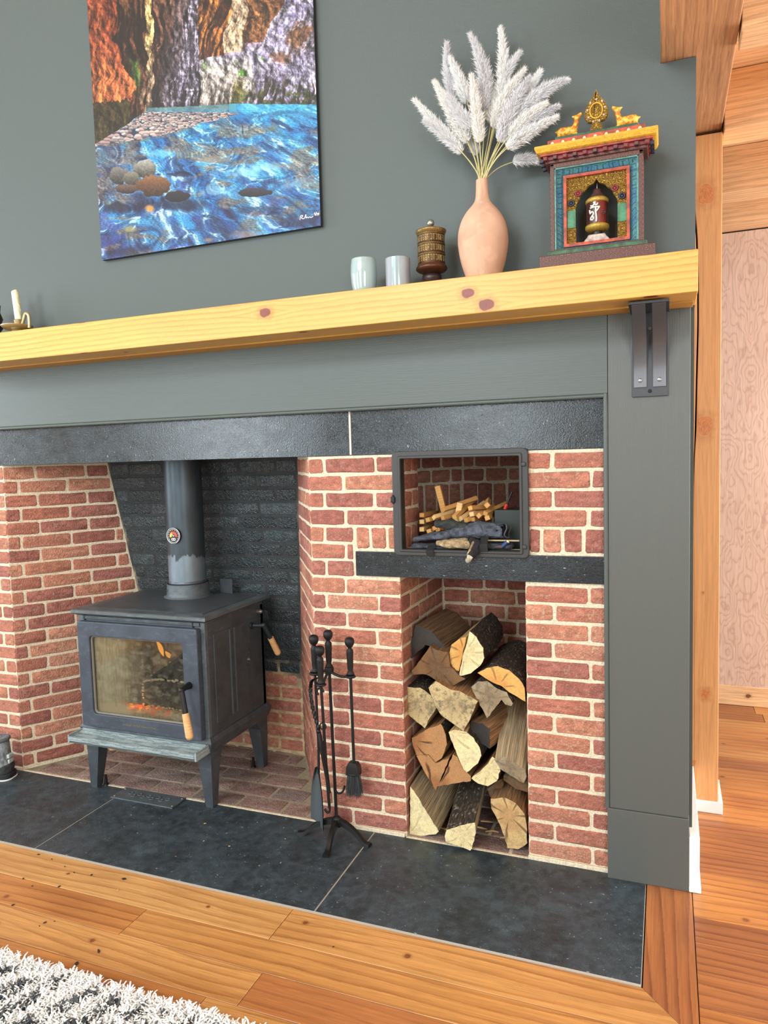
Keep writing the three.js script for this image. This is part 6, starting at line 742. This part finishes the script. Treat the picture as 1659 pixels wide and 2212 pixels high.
{ // big unframed photographic print: canyon walls above a blue river
  const bl = at(220, 558, 'z', 0.052), brr = at(693, 492, 'z', 0.052); const x0 = bl.x, x1 = brr.x, y0 = (bl.y + brr.y) / 2, H = 1.56, W = x1 - x0;
  // crop coordinates of the visible part: (95,1815) bottom left, (1640,1600) bottom right; sides run up to (22,0) and (1600,0)
  const vL = at(198, 0, 'z', 0.052).y - y0, vR = at(683, 0, 'z', 0.052).y - y0;
  const green = [40, 96, 30];
  const ridge = (a, b, o = 4) => 1 - Math.abs(2 * fbm(a, b, o) - 1);
  const river = (x, y) => { const depth = clamp((y - 720) / 1080), sc = 0.55 + depth * 0.9; const yy = y + 26 * Math.sin(x / 190 + y / 90) + (fbm(x / 240, y / 120 + 4, 2) - 0.5) * 90; const w2 = fbm(x / (120 * sc), yy / (26 * sc) + 7, 5), w3 = fbm(x / (40 * sc) + 30, yy / (8 * sc), 3), hi = Math.pow(ridge(x / (170 * sc) + 9, yy / (30 * sc), 4), 5), lo = Math.pow(ridge(x / (200 * sc) + 70, yy / (34 * sc) + 21, 4), 4);
    let c = mix3([34, 122, 196], [36, 74, 150], clamp(depth * 1.1)); c = mix3(c, [46, 170, 232], sstep(0.44, 0.62, w2) * (0.95 - depth * 0.3)); c = mix3(c, [16, 26, 66], lo * (0.55 + depth * 0.3)); c = mix3(c, [120, 208, 246], hi * (0.8 - depth * 0.25)); c = mix3(c, [206, 236, 250], sstep(0.6, 0.78, w3 * 0.55 + hi * 0.45) * 0.75); c = mix3(c, [12, 20, 52], sstep(0.46, 0.3, w3 * 0.5 + w2 * 0.5) * 0.6); c = mix3(c, [98, 88, 178], sstep(0.55, 0.72, fbm(x / 120 + 60, y / 70, 3)) * 0.4 * depth);
    const br = sstep(0.52, 0.66, fbm(x / 170 + 91, yy / 60 + 17, 4)); c = mix3(c, mix3([70, 58, 54], [178, 154, 122], w3), br * 0.65 * sstep(760, 900, y)); const lft = sstep(520, 160, x) * sstep(960, 1050, y) * sstep(1500, 1300, y); c = mix3(c, mix3([58, 44, 46], [130, 120, 126], w3), lft * 0.6);
    const em = fbm(x / 16 + 0.5, yy / 5, 3) - fbm(x / 16, yy / 5 + 0.35, 3); c = c.map(v => v * (1 + em * 0.9));
    const foam = (fx, fy, rx, ry, k) => { const d = Math.hypot((x - fx) / rx, (y - fy) / ry) + (w3 - 0.5) * 1.2; c = mix3(c, [150, 220, 250], sstep(1, 0.25, d) * k); }; foam(1150, 1200, 170, 60, 0.7); foam(950, 1330, 190, 60, 0.55); foam(1300, 1170, 170, 40, 0.6); foam(600, 1060, 160, 40, 0.5); foam(1480, 1290, 180, 50, 0.4);
    const dark = (fx, fy, rx, ry, k) => { const d = Math.hypot((x - fx) / rx, (y - fy) / ry) + (w3 - 0.5) * 0.9; c = mix3(c, [18, 20, 48], sstep(1, 0.4, d) * k); }; dark(680, 1420, 300, 60, 0.75); dark(1240, 1480, 190, 50, 0.5); dark(300, 1760, 200, 50, 0.6); dark(700, 1210, 130, 30, 0.7); dark(1520, 1560, 200, 60, 0.5); dark(260, 1440, 200, 50, 0.7);
    const spot = (fx, fy, rx, ry, col, k) => { const d = Math.hypot((x - fx) / rx, (y - fy) / ry) + (w3 - 0.5) * 0.6; c = mix3(c, col, sstep(1, 0.3, d) * k); }; spot(472, 1450, 48, 34, [232, 150, 60], 0.9); spot(320, 1590, 70, 30, [176, 168, 110], 0.7); spot(900, 1680, 60, 24, [196, 150, 110], 0.6); spot(1150, 1650, 130, 40, [168, 140, 130], 0.6); spot(1230, 1500, 70, 30, [150, 110, 90], 0.5); spot(950, 1110, 170, 40, [172, 150, 118], 0.6);
    const rock = (fx, fy, rx, ry, a, b) => { const d = Math.hypot((x - fx) / rx, (y - fy) / ry) + (fbm(x / 46 + fx, y / 40, 3) - 0.5) * 0.55; if (d < 1.25) { const l = clamp(0.5 - (y - fy) / ry * 0.5 + (fbm(x / 9, y / 9, 4) - 0.5) * 0.5); if (y > fy) c = mix3(c, [150, 214, 246], sstep(1.25, 1.0, d) * 0.35 * w3); c = mix3(c, mix3(b, a, l), sstep(1, 0.93, d)); } }; rock(440, 1165, 92, 66, [176, 178, 170], [52, 50, 44]); rock(240, 1215, 72, 60, [128, 128, 122], [40, 40, 40]); rock(335, 1235, 62, 50, [140, 136, 124], [48, 46, 42]); rock(505, 1285, 132, 76, [150, 104, 64], [46, 30, 24]); rock(300, 1310, 90, 34, [120, 92, 80], [40, 30, 36]); rock(675, 1365, 92, 44, [52, 46, 56], [14, 14, 26]); rock(1215, 1348, 126, 32, [64, 60, 66], [14, 16, 24]); return c; };
  const cliff = (x0c, y0c) => { const x = x0c + (fbm(x0c / 260 + 11, y0c / 260, 2) - 0.5) * 90 + (fbm(x0c / 14, y0c / 30, 3) - 0.5) * 14, y = y0c + (fbm(x0c / 200 + 51, y0c / 200 + 9, 2) - 0.5) * 70 + (fbm(x0c / 12 + 80, y0c / 12, 3) - 0.5) * 16;
    const st = fbm(x / 22 + fbm(x / 90, y / 140, 3) * 3.2, y / 170 + 3, 4), st2 = fbm(x / 9 + y / 260, y / 90 + 20, 3), rough = fbm(x / 20, y / 16 + 50, 4); let c;
    const e1 = 255 + (fbm(2, y / 60, 3) - 0.5) * 90 + sstep(250, 600, y) * 80, e2 = 468 + (fbm(5, y / 80, 3) - 0.5) * 40 - sstep(100, 500, y) * 18;
    if (x < e1) { c = mix3([120, 52, 34], [206, 116, 66], clamp(sstep(150, 560, y) * 0.6 + (st - 0.5) * 1.6 + (rough - 0.5) * 0.5 + 0.15)); if (y > 685 + (rough - 0.5) * 60) c = mix3([34, 28, 20], [84, 74, 36], rough * 0.9); }
    else if (x < e2) { c = mix3([30, 20, 18], [112, 70, 50], sstep(0.46, 0.68, st) * 0.9 + (st2 - 0.5) * 0.4); const m = Math.hypot((x - 365) / 42, (y - 510) / 140) + (rough - 0.5) * 0.9; c = mix3(c, mix3([22, 44, 16], [92, 142, 52], st2), sstep(1, 0.5, m) * 0.9); const m2 = Math.hypot((x - 415) / 26, (y - 650) / 90) + (rough - 0.5); c = mix3(c, mix3([120, 110, 70], [220, 210, 180], st2), sstep(1, 0.4, m2) * 0.5); }
    else if (x < e2 + 46) { c = mix3([236, 200, 130], [150, 126, 112], sstep(100, 620, y) * 0.8 + (st2 - 0.5) * 0.6); }
    else if (x < 840) { const t = sstep(560, 800, x + y * 0.28 - 60); c = mix3(mix3([36, 26, 26], [116, 78, 62], sstep(0.42, 0.64, st)), mix3([72, 66, 80], [178, 172, 196], sstep(0.42, 0.66, st2 * 0.6 + rough * 0.4)), t); if (y > 560) c = mix3(c, [30, 26, 32], sstep(0.5, 0.36, st) * 0.9); }
    else if (x < 1050 && y < 400 - (x - 840) * 0.1) { c = mix3([62, 34, 22], [226, 142, 66], sstep(0.4, 0.66, fbm((x + y * 0.3) / 18, y / 210 + 5, 4)) * 0.95); c = mix3(c, [44, 30, 26], sstep(180, 0, y) * sstep(0.55, 0.45, st) * 0.8); }
    else if (x < 1165 && y < 370) c = mix3([206, 168, 132], [240, 218, 186], clamp(rough * 1.2 - 0.1));
    else if (x < 1395 - y * 0.32 && y < 310 - (x - 1160) * 0.12) c = mix3([70, 42, 26], [174, 118, 72], clamp(rough * 1.5 - 0.2));
    else { c = mix3([128, 120, 166], [216, 212, 228], clamp(rough * 1.4 - 0.2 + (st2 - 0.5) * 0.4)); if (x < 1210 + (y - 500) * 0.1) c = mix3(c, mix3([150, 140, 134], [232, 228, 222], rough * 1.2), sstep(330, 520, y)); const bp = (fx, fy, rx, ry, k) => { const d = Math.hypot((x - fx) / rx, (y - fy) / ry) + (rough - 0.5) * 1.1; c = mix3(c, [134, 92, 66], sstep(1, 0.45, d) * k); }; bp(1535, 255, 95, 120, 0.95); bp(1400, 385, 90, 60, 0.8); bp(1180, 300, 120, 60, 0.3); if (y > 470) { const k = sstep(0.5, 0.38, fbm(x / 20, y / 140 + 9, 3)) * sstep(470, 640, y); c = mix3(c, [48, 36, 34], k * (x > 1180 ? 0.95 : 0.5)); } if (y > 560 && x > 1080) { const k = sstep(0.46, 0.6, fbm(x / 34 + 5, y / 34, 3)) * sstep(560, 690, y); c = mix3(c, [72, 84, 26], k * 0.8); } }
    const tuft = (fx, fy, rx, ry, col, k) => { const d = Math.hypot((x - fx) / rx, (y - fy) / ry) + (fbm(x / 7, y / 7, 2) - 0.5) * 1.3; c = mix3(c, col, sstep(1, 0.3, d) * k); }; tuft(1142, 512, 44, 26, [92, 172, 42], 0.95); tuft(880, 445, 36, 50, [96, 124, 62], 0.7); tuft(1270, 412, 22, 14, [100, 160, 50], 0.8); tuft(1105, 440, 24, 20, [150, 190, 130], 0.5); tuft(1120, 620, 46, 90, [98, 88, 22], 0.75);
    const em = (fbm(x0c / 34 + 0.55, y0c / 46, 4) - fbm(x0c / 34, y0c / 46 + 0.2, 4)) * 2.2 + (fbm(x0c / 9 + 0.5, y0c / 12, 3) - fbm(x0c / 9, y0c / 12 + 0.3, 3)) * 0.9; const crk = Math.pow(ridge(x / 60 + fbm(3, y / 130, 2) * 2, y / 300 + 40, 4), 14); c = c.map(v => v * clamp(0.95 + em * 0.75, 0.3, 1.5) * (1 - 0.6 * crk)); if (y > 690 && x > 480) c = mix3(c, [26, 30, 30], sstep(700, 735, y + (rough - 0.5) * 40) * 0.5); return c; };
  const paint = (x, y) => { const jit = (fbm(x / 30, y / 30 + 3, 3) - 0.5) * 24; const yw = x < 60 ? 990 : x < 300 ? mixn(990, 862, (x - 60) / 240) : x < 455 ? mixn(862, 760, (x - 300) / 155) : x < 1100 ? mixn(742, 716, (x - 455) / 645) : mixn(716, 730, (x - 1100) / 520);
    if (y + jit * 0.5 < yw) return cliff(x, y); let c = river(x, y); if (x > 455 && x < 1100 && y < 800) { const t = sstep(800, 745, y); c = mix3(c, mix3([60, 92, 92], [120, 150, 150], fbm(x / 26, y / 60, 3)), t * 0.8); } if (x > 1050 && y < 860) c = mix3(c, [60, 190, 230], 0.5 * sstep(860, 740, y));
    // pebble bank
    const top = x < 430 ? yw : 765 + (x - 430) * 0.02, bot = x < 600 ? mixn(1010, 925, clamp((x - 60) / 540)) : mixn(925, 790, clamp((x - 600) / 500)); if (y > top + jit * 0.3 && y < bot + jit && x < 1120) { const S = y > 868 && x < 560 ? 36 : 19, gx = Math.floor(x / S), gy = Math.floor(y / (S * 0.62)); let best = 9, hb = 0, hc = 0, pyb = 0; for (let a = -1; a <= 1; a++) for (let b = -1; b <= 1; b++) { const h1 = LAT[(((gx + a) * 37) & 255) + (((gy + b) * 91) & 255) * 256], h2 = LAT[(((gx + a) * 57 + 9) & 255) + (((gy + b) * 23 + 4) & 255) * 256]; const px = x / S - (gx + a + h1), py = y / (S * 0.62) - (gy + b + h2), d = Math.hypot(px, py) / (0.55 + h2 * 0.35); if (d < best) { best = d; hb = h1; hc = h2; pyb = py; } } const col = mix3(mix3([120, 108, 116], [236, 230, 224], hb), [204, 160, 150], hc > 0.72 ? 0.5 : 0); c = mix3(mix3(col, col.map(v => v * 0.45), sstep(-0.2, 0.7, pyb)), mix3(c, [44, 40, 52], 0.75), sstep(0.75, 0.95, best)); }
    return c; };
  const TW = 900, TH = 1350; const t = tex(TW, TH, (px, py) => { const u = px / TW, v = py / TH * H; const yb = mixn(1815, 1600, u), yt = 0; const vt = mixn(vL, vR, u); const y = yb - (yb - yt) * v / vt; const tt = clamp(y / yb, -1, 1); const xl = mixn(22, 95, tt), xr = mixn(1600, 1640, tt); return paint(mixn(xl, xr, u), y); });
  const p = thing('canyon_print', 'large unframed print of a blue river running between red canyon walls', 'picture', [(x0 + x1) / 2, y0, 0.03]); const g = new THREE.PlaneGeometry(W, H).translate(0, H / 2, 0.0226); part('printed_face', clean(g), std('#e2e2e2', 0.55, { map: t }), p); part('panel_edge', box(-W / 2, W / 2, 0, H, 0.004, 0.0222, 0.001), std('#2b3036', 0.5), p); part('hanger', box(-W / 2 + 0.2, W / 2 - 0.2, 0.2, 0.24, 0, 0.004), std('#888888', 0.5), p);
  // signature and edition number in white pen, as an overlay ink line
  const ink = (pts) => tube(pts.map(q => V(q[0], q[1], 0.0226)), 0.0016, 30, 4); const sx = W / 2 - 0.085, sy = 0.032; part('signature', merge([ink([[sx, sy], [sx + 0.006, sy + 0.016], [sx + 0.014, sy + 0.013], [sx + 0.006, sy + 0.008], [sx + 0.016, sy + 0.002], [sx + 0.022, sy + 0.008], [sx + 0.026, sy + 0.018], [sx + 0.026, sy + 0.002], [sx + 0.032, sy + 0.007], [sx + 0.036, sy + 0.002], [sx + 0.042, sy + 0.006], [sx + 0.046, sy + 0.002], [sx + 0.056, sy + 0.006]]), ink([[sx + 0.064, sy + 0.018], [sx + 0.061, sy + 0.014], [sx + 0.065, sy + 0.011], [sx + 0.063, sy + 0.008]]), ink([[sx + 0.066, sy + 0.006], [sx + 0.070, sy + 0.019]]), ink([[sx + 0.0715, sy + 0.013], [sx + 0.0745, sy + 0.013], [sx + 0.072, sy + 0.006]]), ink([[sx + 0.0765, sy + 0.013], [sx + 0.0795, sy + 0.013], [sx + 0.077, sy + 0.006]])]), std('#f4f6f6', 0.6), p, 'white pen signature with edition number');
}
{ // shaggy rug
  const r = rng(4242), rug = thing('shag_rug', 'shaggy off-white rug with broken charcoal streaks on the wooden floor', 'rug', [0, 0, 0]); part('backing', box(-3.4, 1.2, 0, 0.012, 1.06, 3.4, 0.004), std('#b9bab4', 0.95), rug);
  const yarn = []; { const pts = [V(0, 0, 0), V(0.001, 0.011, 0.002), V(0.004, 0.02, 0.007), V(0.009, 0.024, 0.014)], cv = new THREE.CatmullRomCurve3(pts), rg = []; for (let i = 0; i <= 4; i++) { const p = cv.getPoint(i / 4), R = 0.0024 * (1 - 0.35 * (i / 4) ** 3); rg.push([...Array(5)].map((_, k) => V(p.x + Math.cos(k * 1.2566) * R, p.y, p.z + Math.sin(k * 1.2566) * R))); } yarn.push(loft(rg)); }
  const spots = []; const fill = (xa, xb, za, zb, n) => { for (let i = 0; i < n; i++) spots.push([xa + r() * (xb - xa), za + r() * (zb - za)]); }; fill(-1.75, -0.25, 1.055, 1.5, 30000); fill(-3.4, -1.75, 1.06, 3.4, 9000); fill(-0.25, 1.2, 1.06, 3.4, 9000); fill(-1.75, -0.25, 1.5, 3.4, 9000);
  const im = new THREE.InstancedMesh(clean(yarn[0]), std('#ffffff', 0.95), spots.length); const M = new THREE.Matrix4(), q = new THREE.Quaternion(), e = new THREE.Euler(), col = new THREE.Color();
  spots.forEach(([x, z], i) => { e.set((r() - 0.5) * 0.9, r() * 6.283, (r() - 0.5) * 0.9); q.setFromEuler(e); const sc = 0.9 + r() * 0.5; M.compose(V(x, 0.01, z), q, V(sc, sc * (0.9 + r() * 0.3), sc)); im.setMatrixAt(i, M); const rows = Math.sin((x * 0.92 + z * 0.4) * 78 + fbm(x * 9, z * 9, 2) * 5); const dk = rows > 0.42 && fbm(x * 22 + 5, z * 34, 3) > 0.44 && z > 1.09; if (dk) col.setRGB(0.07, 0.08, 0.09); else { const g = 0.8 + r() * 0.18; col.setRGB(g, g * 1.0, g * 0.98); } im.setColorAt(i, col); }); im.name = 'pile'; im.userData.kind = 'stuff'; shade(im); rug.add(im);
}
{ // hiking boot at the left edge of the hearth
  const b = thing('hiking_boot', 'grey hiking boot with white sole edge standing on the hearth by the left pier', 'boot', [-2.44, 0.0012, 0.085], 0.25); const S = (x, y, z) => { let d = smin(cap(x, y, z, [-0.04, 0.055, 0], [-0.05, 0.17, 0], 0.043, 0.042), cap(x, y, z, [-0.05, 0.06, 0], [-0.2, 0.05, 0.0], 0.042, 0.036), 0.03); d = Math.max(d, 0.022 - y); d = Math.max(d, y - 0.195); return d; };
  part('upper', sdfMesh(S, [-0.25, 0.0, -0.06], [0.02, 0.21, 0.06], 0.005), suede('#9aa3a8'), b); const sole = rrect(-0.25, 0.012, -0.046, 0.046, 0.04); const sg = extrude(sole, 0.03, 0.004, 2); sg.rotateX(-Math.PI / 2); part('outsole', boxUV(sg.translate(0, 0, 0)), std('#22262b', 0.8), b); const s2 = extrude(rrect(-0.252, 0.015, -0.048, 0.048, 0.042), 0.008, 0.003, 2); s2.rotateX(-Math.PI / 2); part('sole_edge', boxUV(s2.translate(0, 0.0, 0)), std('#dfe2e0', 0.7), b); for (const y of [0.075, 0.1]) part('heel_tab', box(-0.014, 0.006, y, y + 0.02, -0.018, 0.018, 0.005), std('#b9c4c6', 0.7), b); part('collar', clean(new THREE.TorusGeometry(0.04, 0.009, 10, 28).rotateX(Math.PI / 2).translate(-0.05, 0.19, 0)), suede('#9aa5aa'), b); part('heel_counter', sdfMesh((x, y, z) => Math.max(S(x, y, z) - 0.003, y - 0.07 - (x + 0.02) * 0.3, -0.07 - x), [-0.1, 0.015, -0.06], [0.02, 0.1, 0.06], 0.005), suede('#4c5052'), b);
}
{ // bark chips and crumbs dropped before the stove
  const mChip = std('#2b211b', 0.9), mCrumb = std('#cfa96c', 0.8), r = rng(17); const chip = (px, py, s, m, lab, grp) => { const p = at(px, py, 'y', 0.0005), g = loft([0, 1].map(k => [...Array(6)].map((_, i) => { const a = i / 6 * 6.283; return V(Math.cos(a) * s * (0.6 + r() * 0.6), k * s * 0.35, Math.sin(a) * s * 0.55 * (0.6 + r() * 0.6)); }))); const o = solo(lab.includes('dark') ? 'bark_chip' : 'wood_crumb', boxUV(crease(g, 30)), m, lab, 'debris', grp); o.position.set(p.x, 0.0002, p.z); o.rotation.y = r() * 6.28; };
  for (const [x, y, s] of [[268, 1899, 0.009], [198, 1890, 0.006], [97, 1993, 0.006], [166, 2082, 0.009], [28, 1955, 0.006], [213, 2055, 0.008], [83, 1846, 0.006], [50, 1898, 0.005], [112, 1856, 0.004], [140, 1872, 0.004], [70, 1914, 0.004], [118, 1990, 0.003], [160, 1885, 0.004], [85, 2000, 0.003], [720, 2045, 0.004], [128, 1915, 0.006]]) chip(x, y, s, mChip, 'dark bark chip on the floorboards before the stove', 'bark chips on the floor');
  for (const [x, y, s] of [[254, 1923, 0.005], [495, 1828, 0.005], [440, 1817, 0.004], [616, 1812, 0.004], [443, 1779, 0.005], [330, 1780, 0.003], [297, 1800, 0.003], [268, 1786, 0.003], [380, 1850, 0.003], [338, 1876, 0.003], [560, 1870, 0.003], [470, 1890, 0.003]]) chip(x, y, s, mCrumb, 'pale wood crumb near the stove', 'wood crumbs on the hearth');
}
renderer.render(scene, camera);
